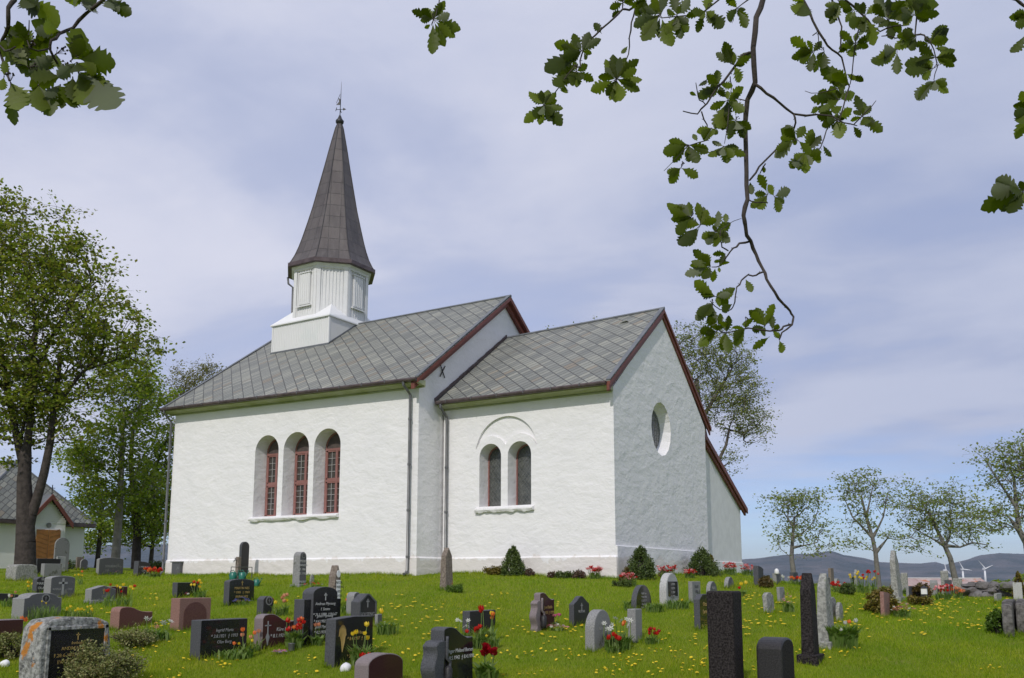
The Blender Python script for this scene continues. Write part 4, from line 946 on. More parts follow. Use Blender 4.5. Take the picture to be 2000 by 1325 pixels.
for i, (x, w, h, dd) in enumerate([(1960, 60, 26, 150), (2010, 70, 40, 140), (1700, 80, 10, 160), (1560, 90, 12, 170), (1650, 90, 9, 150)]):
    shrub(x, 0, w, h, LF_MIX, ['distant bush line behind the right end of the shed', 'taller distant bush at the right edge beyond the stone wall', 'distant bushes below the mountains left of the shed', 'distant bushes behind the nearest small tree', 'distant bushes behind the second small tree'][i], 'low', n=1800, size=.5, seed=30+i, d=dd)
# junipers in the foreground left
def juniper(px, yb, w, h, label, seed, n=9000):
    P = G(px, yb); k = depth(P)/FPX; rng = np.random.RandomState(seed); r = empty('juniper', P, label, 'juniper', 'creeping junipers on the graves at the left'); C = []; segs = []
    for i in range(64):
        a = rng.rand()*2*pi; ln = (.35+.65*rng.rand()); up_ = .2+.8*rng.rand(); tip = np.array([cos(a)*w*k/2*ln, sin(a)*w*k/2*ln, h*k*up_*(1.05-.55*ln)]); segs.append((np.array([0, 0, 0.]), tip, .012, .005))
        m = n//64; t = rng.rand(m, 1)**.5; C.append(tip*t + rng.normal(size=(m, 3))*np.array([.05, .05, .04]) + np.array([0, 0, .02]))
    C = np.concatenate(C); C[:, 2] = np.maximum(C[:, 2], 0); fastmesh('foliage', leaf_quads(rng, C, .032, .3), 4, LF_JUN, r)
    V, F = tubes_np(segs, 5); fastmesh2('stem', V, F, MATS['bark_dark'], r)
juniper(198, 1336, 150, 92, 'grey green juniper covering the right foot of the lichen covered stone', 1, 15000)
juniper(262, 1262, 90, 42, 'yellow green juniper beside the white narcissi', 2, 5000)

# ---------------------------------------------------------------- gravestones
def stonemat(name, c1, c2, rough=.75, scale=60, bump=None, **k): return mat(name, c1, rough, c2, scale, 3, .4, .6, bump=bump or [(40, .35, .006)], **{'spec': .3, **k})
stonemat('black_polished', (.012, .012, .013), (.022, .022, .024), .12, spec=.6, bump=[(3, .02, .002)])
stonemat('black_side', (.05, .052, .058), (.09, .092, .10), .6)
stonemat('dark_granite', (.018, .017, .018), (.04, .037, .038), .45)
stonemat('dark_rough', (.010, .008, .008), (.042, .036, .036), .75, 40, bump=[(30, .7, .012)], spec=.12)
stonemat('grey_granite', (.17, .17, .17), (.30, .30, .29), .8, 70, spots=[(3.5, .60, (.12, .125, .10)), (14, .66, (.42, .42, .38))])
stonemat('grey_face', (.075, .075, .08), (.13, .13, .135), .5, 70, spots=[(4, .62, (.17, .17, .165))])
stonemat('light_granite', (.34, .34, .33), (.50, .50, .48), .85, 55, bump=[(35, .6, .01)], spots=[(4, .6, (.25, .25, .21)), (16, .64, (.2, .2, .19))])
stonemat('red_granite', (.19, .095, .075), (.29, .17, .14), .7, 60, spots=[(3, .6, (.16, .10, .085))])
stonemat('red_face', (.10, .042, .036), (.15, .07, .06), .3, 60)
stonemat('dark_red', (.05, .022, .022), (.08, .035, .033), .15, 70, bump=[(3, .02, .002)])
stonemat('dark_red_side', (.17, .14, .14), (.23, .19, .19), .6, 70)
stonemat('lichen_stone', (.16, .16, .15), (.36, .36, .34), .95, 14, bump=[(7, .9, .05), (30, .7, .015)], spots=[(2.6, .545, (.42, .17, .03)), (9, .60, (.10, .10, .10)), (5, .68, (.55, .54, .50))])
stonemat('lichen_grey', (.19, .19, .175), (.33, .33, .30), .95, 20, bump=[(12, .7, .02)], spots=[(5, .6, (.16, .18, .10)), (11, .66, (.45, .44, .38))])
stonemat('brown_stone', (.15, .12, .095), (.24, .20, .165), .9, 25, bump=[(14, .6, .02)], spots=[(2.5, .6, (.28, .15, .05))])
stonemat('slab_rough', (.07, .065, .06), (.16, .15, .14), .95, 12, bump=[(6, 1, .05)], spots=[(6, .66, (.30, .28, .25))])
mat('gold_letter', (.55, .38, .13), .45, metal=.5); mat('white_letter', (.48, .48, .47), .8); mat('grey_letter', (.30, .30, .30), .8)
SM = {'darkall': ('dark_rough', 'dark_granite'), 'black': ('black_polished', 'black_side'), 'dark': ('dark_granite', 'black_side'), 'grey': ('grey_face', 'grey_granite'), 'greyrough': ('grey_granite', 'grey_granite'), 'light': ('light_granite', 'light_granite'),
      'red': ('red_face', 'red_granite'), 'redg': ('red_granite', 'red_granite'), 'dred': ('dark_red', 'dark_red_side'), 'lich': ('lichen_stone', 'lichen_stone'), 'lgrey': ('lichen_grey', 'lichen_grey'), 'brown': ('brown_stone', 'brown_stone'), 'rough': ('slab_rough', 'slab_rough'), 'drough': ('dark_rough', 'dark_rough')}
def outline(kind, w, h):
    A = lambda cx, cz, rx, rz, a0, a1, n=10: [(cx + rx*cos(radians(a0+(a1-a0)*i/n)), cz + rz*sin(radians(a0+(a1-a0)*i/n))) for i in range(n+1)]
    if kind == 'rect': return [(0, 0), (w, 0), (w, h), (0, h)]
    if kind == 'rectl': return [(0, 0), (w, 0), (w*.985, h*1.0), (w*.5, h*1.015), (w*.015, h*.97)]
    if kind == 'arch': r = min(w*.22, h*.3); return [(0, 0), (w, 0)] + A(w/2, h-r, w/2, r, 0, 180, 14)
    if kind == 'round': return [(0, 0), (w, 0)] + A(w/2, h-w/2, w/2, w/2, 0, 180, 16)
    if kind == 'lowarch': r = h*.12; return [(0, 0), (w, 0)] + A(w/2, h-r, w/2, r, 0, 180, 14)
    if kind == 'shoulder': s = h*.14; return [(0, 0), (w, 0), (w, h-s), (w*.86, h-s)] + A(w/2, h-s, w*.36, s, 0, 180, 12) + [(w*.14, h-s), (0, h-s)]
    if kind == 'notch': s = h*.13; return [(0, 0), (w, 0), (w, h-s*1.5), (w*.88, h-s*1.2)] + A(w/2, h-s, w*.36, s, 0, 180, 12) + [(w*.12, h-s*1.2), (0, h-s*1.5)]
    if kind == 'point': return [(0, 0), (w, 0), (w, h*.74), (w*.82, h*.84), (w*.62, h*.97)] + A(w/2, h*.96, w*.12, h*.04, 20, 160, 4) + [(w*.38, h*.97), (w*.18, h*.84), (0, h*.74)]
    if kind == 'gable': return [(0, 0), (w, 0), (w, h*.8), (w*.5, h), (0, h*.8)]
    if kind == 'clip': return [(0, 0), (w, 0), (w, h*.86), (w*.7, h), (w*.3, h), (0, h*.86)]
    if kind == 'wave': return [(0, 0), (w, 0), (w, h*.76), (w*.86, h*.755), (w*.7, h*.78), (w*.55, h*.85), (w*.42, h*.95)] + A(w*.22, h*.9, w*.2, h*.1, 60, 180, 8) + [(0, h*.8)]
    if kind == 'wave2': return [(0, 0), (w, 0), (w, h*.78), (w*.8, h*.76), (w*.62, h*.82), (w*.46, h*.93), (w*.34, h*.99), (w*.2, h), (w*.06, h*.97), (0, h*.88)]
    if kind == 'slant': return [(0, 0), (w, 0), (w*1.02, h*.86), (w*.6, h*.95), (w*.05, h)]
    if kind == 'flame': return [(w*.05, 0), (w*.95, 0), (w*1.0, h*.78), (w*.93, h*.83), (w*.62, h*.92)] + A(w*.33, h*.93, w*.22, h*.07, 60, 170, 6) + [(w*.08, h*.88), (w*.12, h*.80), (0, h*.74), (w*.02, h*.62), (w*.1, h*.5), (w*.02, h*.3)]
    if kind == 'sweep': return [(0, 0), (w, 0), (w*.99, h*.82), (w*.8, h*.81), (w*.6, h*.87), (w*.4, h*.97)] + A(w*.2, h*.95, w*.2, h*.05, 70, 175, 6) + [(w*.0, h*.86)]
    if kind == 'rough': return [(0, 0), (w, 0), (w*1.03, h*.4), (w*.97, h*.9), (w*.8, h*.98), (w*.4, h), (w*.1, h*.97), (0, h*.85), (w*-.03, h*.4)]
    raise ValueError(kind)
def solve_w(C, dirv, px):
    lo, hi = 0.0, 3.5
    for _ in range(40):
        m = (lo+hi)/2; q = proj((C[0]+dirv[0]*m, C[1]+dirv[1]*m, C[2]+.4))[0]
        if (q < px) == (dirv[1] > 0 or dirv[0] > 0): lo = m
        else: hi = m
    return (lo+hi)/2
def text_mesh(lines, size, m, parent, loc, name='inscription', align='CENTER', shear=0.0, lead=1.25):
    cu = bpy.data.curves.new('t', 'FONT'); cu.body = lines; cu.size = size; cu.align_x = align; cu.align_y = 'TOP'; cu.extrude = .0015; cu.shear = shear; cu.space_line = lead; cu.resolution_u = 2
    t = bpy.data.objects.new('t', cu); COL.objects.link(t); dg = bpy.context.evaluated_depsgraph_get(); dg.update()
    me = bpy.data.meshes.new_from_object(t.evaluated_get(dg)); bpy.data.objects.remove(t, do_unlink=True); bpy.data.curves.remove(cu)
    me.materials.clear(); me.transform(Matrix.Rotation(pi/2, 4, 'Z') @ Matrix.Rotation(pi/2, 4, 'X')); o = link(name, me, MATS[m], parent); o.location = loc; return o
def cross(parent, y, z, s, m, x=.002):
    b = MB(); b.box(x, x+.004, y-s*.07, y+s*.07, z-s*.6, z+s*.4, 0); b.box(x, x+.004, y-s*.28, y+s*.28, z+s*.05, z+s*.18, 0); b.obj('cross', MATS[m], parent)
def ring_emblem(parent, y, z, r, m):
    b = MB(); n = 16
    for k in (1.0, .72): b.prism([(.003, y + r*k*cos(2*pi*i/n), z + r*k*sin(2*pi*i/n)) for i in range(n)], (.003 if k == 1 else .005, 0, 0), 0 if k == 1 else 1)
    b.prism([(.008, y-r*.1, z), (.008, y, z+r*.62), (.008, y+r*.1, z), (.008, y, z-r*.62)], (.003, 0, 0)); b.prism([(.008, y-r*.4, z+r*.1), (.008, y, z+r*.2), (.008, y+r*.4, z+r*.1), (.008, y, z)], (.003, 0, 0))
    b.obj('emblem', [MATS[m], MATS['dark_granite']], parent)
STONES = []
def stone(x0, xm, x1, yt, yb, kind, sty, label, txt=None, letter='white_letter', tsize=.05, tz=.82, cr=None, em=None, base=None, taper=0, bev=.008, rz=0, d=None, tx=.5, group='headstones in the churchyard', shear=0, th=None, wd=None, lean=0):
    C = G(xm, yb) if d is None else Gd(xm, d)
    R = Matrix.Rotation(rz, 3, 'Z'); ex = R @ Vector((-1, 0, 0)); ey = R @ Vector((0, 1, 0))
    w = wd or solve_w(C, ey, x1); t = th or solve_w(C, ex, x0); w = min(max(w, .12), 1.9); t = min(max(t, .07), .8)
    lo, hi = .05, 3.5
    for _ in range(40):
        m = (lo+hi)/2
        if proj((C[0], C[1], C[2]+m))[1] > yt: lo = m
        else: hi = m
    h = lo; r = empty('gravestone', C, label, 'gravestone', group, rz)
    STONES.append((C, w, t, rz)); z0 = -.12; b = MB(); ol = [(y, z) if z > 0 else (y, z0) for y, z in outline(kind, w, h)]
    b.prism([(0, y, z) for y, z in ol], (-t, 0, 0))
    if taper or lean:
        cy = w/2; b.V = [((v[0]+t/2)*(1-taper*max(v[2], 0)/h) - t/2 + lean*max(v[2], 0), cy + (v[1]-cy)*(1-taper*max(v[2], 0)/h), v[2]) for v in b.V]
    f, s = SM[sty]; o = b.obj('slab', [MATS[s], MATS[f]], r, bevel=bev, seg=2 if bev > .012 else 1)
    for p in o.data.polygons: p.material_index = 1 if p.normal.x > .93 else 0
    if txt: text_mesh(txt, tsize, letter, r, (.003, w*tx, h*tz), shear=shear)
    if cr: cross(r, w*cr[0], h*cr[1], cr[2], letter)
    if em: ring_emblem(r, w*em[0], h*em[1], em[2], 'grey_granite')
    if base:
        b = MB(); a, hh = base; b.box(-t-a, a, -a, w+a, -.15, hh); b.obj('plinth', MATS[s], r, bevel=.012)
    return r, w, h, t
# --- left foreground
r, w, h, t = stone(40, 76, 214, 1208, 1345, 'rough', 'lich', 'big lichen covered granite stone with a black recessed panel, bottom left corner', bev=.03)
b = MB(); b.box(-.03, .004, w*.10, w*.90, .10, h-.17); b.obj('inset_panel', MATS['black_polished'], r)
b = MB()
for (ya, yb_, za, zb) in ((w*.055, w*.105, .05, h-.12), (w*.895, w*.95, .05, h-.12), (w*.055, w*.95, h-.175, h-.12)): b.box(-.02, .02, ya, yb_, za, zb)
b.obj('rim', MATS['lichen_stone'], r, bevel=.008)
text_mesh('Innhogd', .06, 'gold_letter', r, (.006, w*.5, h-.33), shear=.2); text_mesh('ANDREAS BERG\nF.28-6-1888 D.6-10-1957\nEVA K. BERG F.1890', .068, 'gold_letter', r, (.006, w*.5, h-.40), lead=1.35); cross(r, w*.5, h-.26, .10, 'gold_letter', .005)
stone(-38, -20, 47, 1212, 1252, 'rect', 'dred', 'wide low dark red stone cut off by the left edge behind the lichen covered stone')
stone(-14, -8, 37, 1159, 1181, 'slant', 'dark', 'low dark stone at the left edge behind the round emblem stone')
stone(24, 44, 121, 1159, 1213, 'notch', 'grey', 'wide grey stone with stepped shoulders and a round star emblem', em=(.56, .80, .09))
stone(64, 70, 95, 1127, 1160, 'clip', 'dark', 'narrow dark stone with clipped top half hidden behind the arched cross stone', txt='Ω\nMARTA\nOLAV', tsize=.09, tz=.97, letter='white_letter')
stone(86, 97, 147, 1125, 1172, 'lowarch', 'grey', 'broad dark grey stone with arched top and a tall carved cross', txt='ANNA        OLE\n\n1890          1887', tsize=.075, tz=.5, letter='grey_letter', cr=(.5, .62, .4))
stone(167, 177, 227, 1144, 1181, 'gable', 'grey', 'grey stone with a shallow pointed top and a small gold cross', letter='gold_letter', cr=(.5, .72, .12), base=(.02, .1))
stone(205, 215, 250, 1146, 1172, 'rect', 'dred', 'dark red stone half hidden behind the stone with the gold cross')
stone(216, 231, 299, 1186, 1232, 'wave', 'red', 'reddish stone with a wave shaped top and small white flower emblems')
r, w, h, t = stone(333, 348, 412, 1169, 1235, 'rect', 'redg', 'square red granite stone with a round arched recess')
b = MB(); n = 14; b.prism([(.001, w*.14, .05), (.001, w*.86, .05)] + [(.001, w*.5 + w*.36*cos(pi*i/n), h*.5 + h*.38*sin(pi*i/n)) for i in range(n+1)], (.004, 0, 0)); b.obj('arched_field', MATS['red_face'], r)
stone(372, 389, 483, 1212, 1290, 'rect', 'black', 'wide rectangular black stone with a bluish side, front left of the path of tulips', txt='Ingrid Marie\n* 3.8.1921  † 1993\nOlav Berg', tsize=.075, tz=.78, letter='grey_letter', shear=.2)
stone(337, 345, 390, 1138, 1169, 'rect', 'black', 'small black stone behind the square red granite stone', txt=None)
stone(437, 446, 497, 1131, 1185, 'lowarch', 'black', 'black stone with gold lettering and blue flowers, left of the nave windows', txt='MARTIN NES\n* 1901  † 1969\nANNA NES\n* 1904  † 1981', tsize=.075, tz=.72, letter='gold_letter', cr=(.5, .86, .1))
stone(466, 475, 486, 1058, 1126, 'round', 'dark', 'tall narrow dark stone with a rounded head standing close to the nave wall', d=29)
r, w, h, t = stone(571, 584, 599, 1078, 1147, 'round', 'grey', 'tall rounded grey stone with a medallion and rows of letters', txt='PEDER\nHANSEN\nF. 1861\nD. 1932\n\nMARIT\nHANSEN\nF. 1866', tsize=.085, tz=.78, letter='white_letter', em=(.5, .9, .07), base=(.04, .07), taper=.08)
stone(603, 606, 617, 1121, 1142, 'gable', 'lgrey', 'tiny pyramid stone beside the tall rounded medallion stone', taper=.5)
r, w, h, t = stone(640, 653, 666, 1104, 1190, 'point', 'brown', 'brown pointed stone carrying a white oval and a white name plate', taper=.12, base=None)
b = MB(); b.box(.0, .012, w*.2, w*.82, h*.18, h*.66); b.obj('name_plate', MATS['plaster_smooth'], r)
text_mesh('JAKOB\nMYRSENG\nF.1859\nD.1928\nHVIL I\nFRED', .075, 'iron', r, (.013, w*.51, h*.64)); b = MB(); n = 14; b.prism([(.0, w*.5+.055*cos(2*pi*i/n), h*.8+.08*sin(2*pi*i/n)) for i in range(n)], (.012, 0, 0)); b.obj('oval_portrait', MATS['plaster_smooth'], r)
# the two part black stone in the middle
r, w, h, t = stone(573, 591, 665, 1171, 1262, 'rect', 'black', 'tall black arched stone with white names set on a wide lower block')
h2 = h*1.27; b = MB(); w1, w2 = w*.18, w*.84; rr = .12; pts = [(w1, .0), (w2, 0)] + [((w1+w2)/2 + (w2-w1)/2*cos(pi*i/14), h2-rr + rr*sin(pi*i/14)) for i in range(15)]
b.prism([(.05, y, z) for y, z in pts], (-t*.9-.05, 0, 0)); o = b.obj('centre_slab', [MATS['black_side'], MATS['black_polished']], r, bevel=.006)
for p in o.data.polygons: p.material_index = 1 if p.normal.x > .93 else 0
text_mesh('Andreas Myrseng\nf. Strøm\n* 21.1.1889  † 9.6.67', .072, 'white_letter', r, (.053, (w1+w2)/2, h2*.74), shear=.2, lead=1.3); text_mesh('Josef Myrseng\n* 4.4.1902  † 7.8.71\nJosef Myrseng jr.\n* 4.2.1933  † 1994', .072, 'white_letter', r, (.053, (w1+w2)/2, h2*.53), shear=.2, lead=1.3); cross(r, (w1+w2)/2, h2*.84, .13, 'white_letter', .051)
stone(502, 513, 535, 1165, 1206, 'clip', 'dark', 'small dark stone with clipped corners and a round emblem, behind the sword carved stone', em=(.55, .78, .09))
r, w, h, t = stone(496, 511, 576, 1200, 1270, 'wave2', 'dred', 'dark red stone with a curved top and a carved sword, behind bright red tulips', txt='Kåre Lund\n* 8.1.1921  † 1988', tsize=.085, tz=.62, tx=.66, shear=.2)
b = MB(); b.box(.002, .006, w*.16-.012, w*.16+.012, h*.12, h*.8); b.box(.002, .006, w*.16-.07, w*.16+.07, h*.66, h*.69); b.prism([(.002, w*.16-.045, h*.35), (.002, w*.16, h*.5), (.002, w*.16+.045, h*.35), (.002, w*.16, h*.12)], (.003, 0, 0)); b.obj('carved_sword', MATS['grey_letter'], r)
stone(676, 690, 705, 1157, 1204, 'round', 'grey', 'plain grey rounded stone touching the pointed memorial', th=.2)
r, w, h, t = stone(685, 700, 735, 1160, 1222, 'point', 'dark', 'dark stone with a pointed top, cross and engraved band of letters', txt='SOLSENG', tsize=.10, tz=.42, letter='grey_letter', cr=(.5, .72, .16))
b = MB(); o1 = [(y, z) for y, z in outline('point', w, h)]; c = (w/2, h*.45); o2 = [(c[0]+(y-c[0])*.84, c[1]+(z-c[1])*.90) for y, z in o1]; V = [(.001, y, max(z, .02)) for y, z in o1] + [(.001, y, max(z, .02)) for y, z in o2]; V += [(.014, v[1], v[2]) for v in V]; n = len(o1); F = []
for i in range(1, n): j = (i+1) % n; F += [(2*n+i, 2*n+j, 3*n+j, 3*n+i), (i, 2*n+i, 2*n+j, j), (n+i, n+j, 3*n+j, 3*n+i)]
b.add(V, F); b.obj('raised_border', MATS['grey_face'], r)
r, w, h, t = stone(634, 652, 729, 1207, 1305, 'rectl', 'black', 'glossy black stone with gold wheat ornament, white rock at its foot', txt='Ola Haug\n* 8.4.1907  † 1967\n\nRagna Elise Haug\n* 2.1.1910  † 1992', tsize=.072, tz=.72, tx=.60, letter='gold_letter', shear=.2)
b = MB(); rng = random.Random(2)
for i in range(9): a = (i-4)*.16; p0 = (.004, w*.19, h*.3); p1 = (.004, w*.19 + .12*sin(a), h*.3 + .32*cos(a)+.05); b.tube([p0, ((.004), (p0[1]+p1[1])/2+.01, (p0[2]+p1[2])/2), p1], .006, 4); b.prism([(.003, p1[1]-.014, p1[2]-.07), (.003, p1[1]+.014, p1[2]-.05), (.003, p1[1], p1[2]+.05)], (.005, 0, 0))
b.obj('wheat_ornament', MATS['gold_letter'], r)
stone(733, 737, 747, 1200, 1224, 'rect', 'grey', 'small grey slab right of the pointed memorial')
stone(692, 718, 788, 1280, 1352, 'arch', 'dred', 'reddish speckled stone with rounded top rising from the bottom edge', bev=.015)
# twin-part modern stones
def twin(x0, xm, x1, yt, yb, sty, label, txt, letter, ts):
    r, w, h, t = stone(x0+ (xm-x0)*.35, xm, x1, yt, yb, 'sweep', sty, label, txt=txt, letter=letter, tsize=ts, tz=.66, tx=.56, shear=.15)
    f, s = SM[sty]; b = MB(); n = 16; pts = []; w2 = w*.30; h2 = h*.80
    for i in range(n+1): z = h2*i/n*.86; pts.append((-w2 + .03*sin(i*.55), z))
    pts += [(-w2*.95, h2*.9), (-w2*.6, h2*.985), (-w2*.15, h2), (w*.08, h2*.97)]; back = []
    for i in range(n+1): z = h2*.93*(1-i/n); back.append((w*.06 - .06*sin(pi*(1-i/n)*1.0)**2, z))
    pts += back; b.prism([(.02, y+.0, z if z > .01 else -.1) for y, z in pts], (-t*.95-.02, 0, 0)); o = b.obj('side_column', [MATS[s], MATS[f]], r, bevel=.012)
    b = MB(); P = [(.03, w*.05 + .07*sin(pi*i/14)*(1 if i > 6 else -.1), h*(.86-.8*i/14)) for i in range(15)]; b.tube(P, .022, 6); b.obj('curved_rib', MATS['black_side' if sty == 'black' else s], r, smooth=True)
    b = MB(); b.lathe([(.05, .05), (.055, .1), (.055, h*.36), (.03, h*.40), (.012, h*.41)], (.07, w*.02, 0), 10); b.obj('grave_lantern', MATS['dark_granite'], r, smooth=True)
    return r
twin(826, 866, 924, 1226, 1352, 'black', 'modern black stone in two flowing halves with white script name, bottom centre', 'Inger Meland Berset\n* 8.5.1942  † 8.4.1996', 'white_letter', .075)
twin(1036, 1055, 1083, 1158, 1232, 'dred', 'dark red stone in two flowing halves with gold lettering beside a wreath of flowers', 'Jon Dahle\n* 1931 † 1999', 'gold_letter', .08)
stone(858, 870, 886, 1069, 1154, 'gable', 'brown', 'lone weathered brown obelisk on the lawn before the chancel', taper=.28)
stone(903, 917, 968, 1194, 1243, 'rect', 'dark', 'dark rectangular stone with tall tulips in front, right of the black two part stone')
r, w, h, t = stone(1111, 1121, 1151, 1165, 1225, 'point', 'dark', 'dark pointed stone with a carved border and pale reflections', cr=(.5, .66, .16), letter='grey_letter', txt='NILS DAL', tsize=.07, tz=.55)
stone(1142, 1161, 1194, 1192, 1274, 'round', 'greyrough', 'speckled grey rounded stone beside white narcissi', txt='OLGA\n1899 - 1980', tsize=.06, tz=.68, letter='grey_letter', bev=.015)
stone(1225, 1242, 1254, 1190, 1257, 'rect', 'greyrough', 'plain upright grey stone with red flowers at its right side')
stone(1232, 1243, 1272, 1143, 1194, 'round', 'black', 'black rounded stone with pale script and leafy plants at its foot', txt='Haldis Lien\n* 11.6.1902\n† 3.3.1974\nArne Lien\n* 1899 † 1980', tsize=.06, tz=.72, letter='grey_letter', shear=.1)
r, w, h, t = stone(1287, 1302, 1326, 1119, 1185, 'round', 'light', 'whitish coarse granite stone with a dark name plate', bev=.02)
b = MB(); b.box(-.01, .012, w*.14, w*.86, h*.3, h*.74); b.obj('name_plate', MATS['black_polished'], r); text_mesh('ANNA\nOLSEN\nF. 1884\nD. 1955', .07, 'grey_letter', r, (.014, w*.5, h*.70))
stone(1344, 1353, 1368, 1136, 1179, 'rect', 'greyrough', 'small grey rectangular stone right of the whitish granite stone', txt='OLAV\n1921\n1987', tsize=.09, tz=.85, letter='iron')
stone(1378, 1387, 1400, 1136, 1166, 'round', 'grey', 'small dark grey rounded stone behind the black stone with gold letters', txt='IDA', tsize=.1, tz=.7, letter='grey_letter')
stone(1355, 1368, 1388, 1161, 1232, 'clip', 'black', 'narrow black stone with bright gold script behind the tall dark pillar', txt='Ottar\nLarsen\n\n* 6.5.1913\n† 1.9.1982', tsize=.11, tz=.80, letter='gold_letter', shear=.15)
# big dark pillars, right foreground
stone(1383, 1437, 1453, 1155, 1360, 'rect', 'drough', 'massive speckled dark pillar stone rising from the bottom edge', bev=.03, taper=-.02)
stone(1477, 1530, 1552, 1248, 1360, 'arch', 'darkall', 'low dark stone with a chamfered top beside the massive pillar', bev=.03, th=None)
stone(1563, 1591, 1600, 1118, 1300, 'gable', 'drough', 'slim dark obelisk on a square foot, front one of the twin obelisks', taper=.22, base=(.06, .16), bev=.012)
stone(1592, 1619, 1632, 1119, 1268, 'gable', 'lgrey', 'pale lichen spotted obelisk, rear one of the twin obelisks', taper=.42, base=(.04, .12), bev=.012)
# right field
stone(1491, 1501, 1513, 1158, 1200, 'clip', 'lgrey', 'small pale grey stone leaning beside a white flowering plant', lean=-.08)
stone(1518, 1525, 1533, 1147, 1179, 'rect', 'greyrough', 'small dark grey stone behind the white flowering plant', lean=-.05)
stone(1611, 1624, 1633, 1167, 1216, 'clip', 'lgrey', 'grey stone with clipped top right of the pale obelisk')
stone(1633, 1640, 1646, 1177, 1216, 'round', 'lgrey', 'thin pale rounded stone next to the clipped grey stone')
stone(1718, 1728, 1741, 1156, 1208, 'slant', 'redg', 'small rose granite stone before the golden conifer bush')
stone(1740, 1757, 1765, 1074, 1178, 'gable', 'lgrey', 'tall leaning weathered obelisk in front of the golden bush', taper=.42, base=(.03, .16), lean=-.04)
stone(1471, 1482, 1491, 1105, 1147, 'slant', 'dark', 'dark upright stone nearest the sacristy with a bronze bush beside it')
stone(1508, 1517, 1525, 1120, 1142, 'rect', 'grey', 'dark grey block with a white lamp on it behind the bronze bush')
stone(1542, 1544, 1558, 1118, 1129, 'rect', 'dark', 'low dark block at the foot of the first small tree', d=33)
stone(1413, 1422, 1433, 1127, 1150, 'round', 'grey', 'small dark rounded stone left of the dark upright stone')
stone(1602, 1608, 1621, 1128, 1146, 'rect', 'grey', 'low dark stone left of the brown post stone')
stone(1618, 1624, 1629, 1110, 1140, 'rect', 'brown', 'narrow brown post stone in the right field')
stone(1626, 1633, 1641, 1130, 1151, 'round', 'lgrey', 'pale rounded stone left of the rounded dark shrub')
stone(1668, 1673, 1677, 1112, 1136, 'gable', 'lgrey', 'slender pale stone between the two thin trees')
stone(1760, 1764, 1768, 1119, 1141, 'round', 'lgrey', 'slender pale rounded stone right of the leaning obelisk', d=36)
stone(1769, 1776, 1783, 1145, 1173, 'rect', 'grey', 'dark grey stone between the leaning obelisk and bronze conifer')
stone(1816, 1821, 1826, 1133, 1160, 'gable', 'grey', 'grey stone right of the bronze conifer', d=33)
stone(1838, 1843, 1847, 1115, 1160, 'round', 'lgrey', 'taller slim stone with rounded head in front of the shed roof', d=34)
stone(1845, 1849, 1853, 1133, 1166, 'rect', 'dark', 'narrow dark stone among the orange tulips at the right', d=32)
stone(1861, 1869, 1878, 1130, 1160, 'rect', 'lgrey', 'pale grey square stone below the leaning tree trunk', d=35)
stone(1877, 1881, 1889, 1146, 1167, 'rect', 'dark', 'short dark stone at the left end of the stone wall', d=33)
stone(1893, 1896, 1901, 1145, 1162, 'rect', 'grey', 'tiny grey stone before the stone wall', d=35)
stone(1978, 1984, 1992, 1138, 1170, 'rect', 'light', 'pale square stone near the right edge above the rough slabs', d=28)
stone(1942, 1949, 1956, 1160, 1180, 'rect', 'lgrey', 'small pale grey stone left of the rough slabs', lean=-.05)
r, w, h, t = stone(1957, 1981, 2004, 1172, 1246, 'rough', 'rough', 'rough dark split slab at the right edge, nearer the camera', bev=.03)
stone(1984, 2006, 2040, 1171, 1242, 'rough', 'rough', 'second rough dark slab cut off by the right edge', bev=.03)
# far left back row
stone(12, 30, 74, 1102, 1135, 'rough', 'lgrey', 'rough grey block at the foot of the maple with orange tulips', bev=.03)
stone(39, 44, 74, 1092, 1120, 'rect', 'light', 'light grey slab behind the rough block at the maple')
stone(80, 85, 121, 1101, 1130, 'rect', 'greyrough', 'square grey stone with red flowers in front of the chapel door')
stone(72, 80, 118, 1091, 1115, 'rect', 'dark', 'wide dark stone behind the square grey stone at the chapel', d=36)
stone(107, 113, 134, 1050, 1112, 'round', 'greyrough', 'tall rounded old stone beside the chapel door', d=38)
stone(117, 119, 128, 1087, 1112, 'rect', 'light', 'small white stone in front of the tall rounded stone by the chapel', d=37)
stone(154, 157, 163, 1088, 1112, 'rect', 'brown', 'small brown stone right of the chapel corner', d=40)
stone(162, 165, 172, 1092, 1112, 'round', 'grey', 'small dark stone right of the brown one at the chapel corner', d=40)
stone(188, 192, 241, 1089, 1124, 'lowarch', 'grey', 'wide bluish grey stone with curved top left of the church corner', txt='SOLBERG', tsize=.12, tz=.6, letter='grey_letter')
stone(259, 268, 293, 1096, 1126, 'slant', 'dark', 'slanting dark stone with pale side at the church corner', txt='I MINNE\nOM', tsize=.1, tz=.7, letter='grey_letter', th=.25)

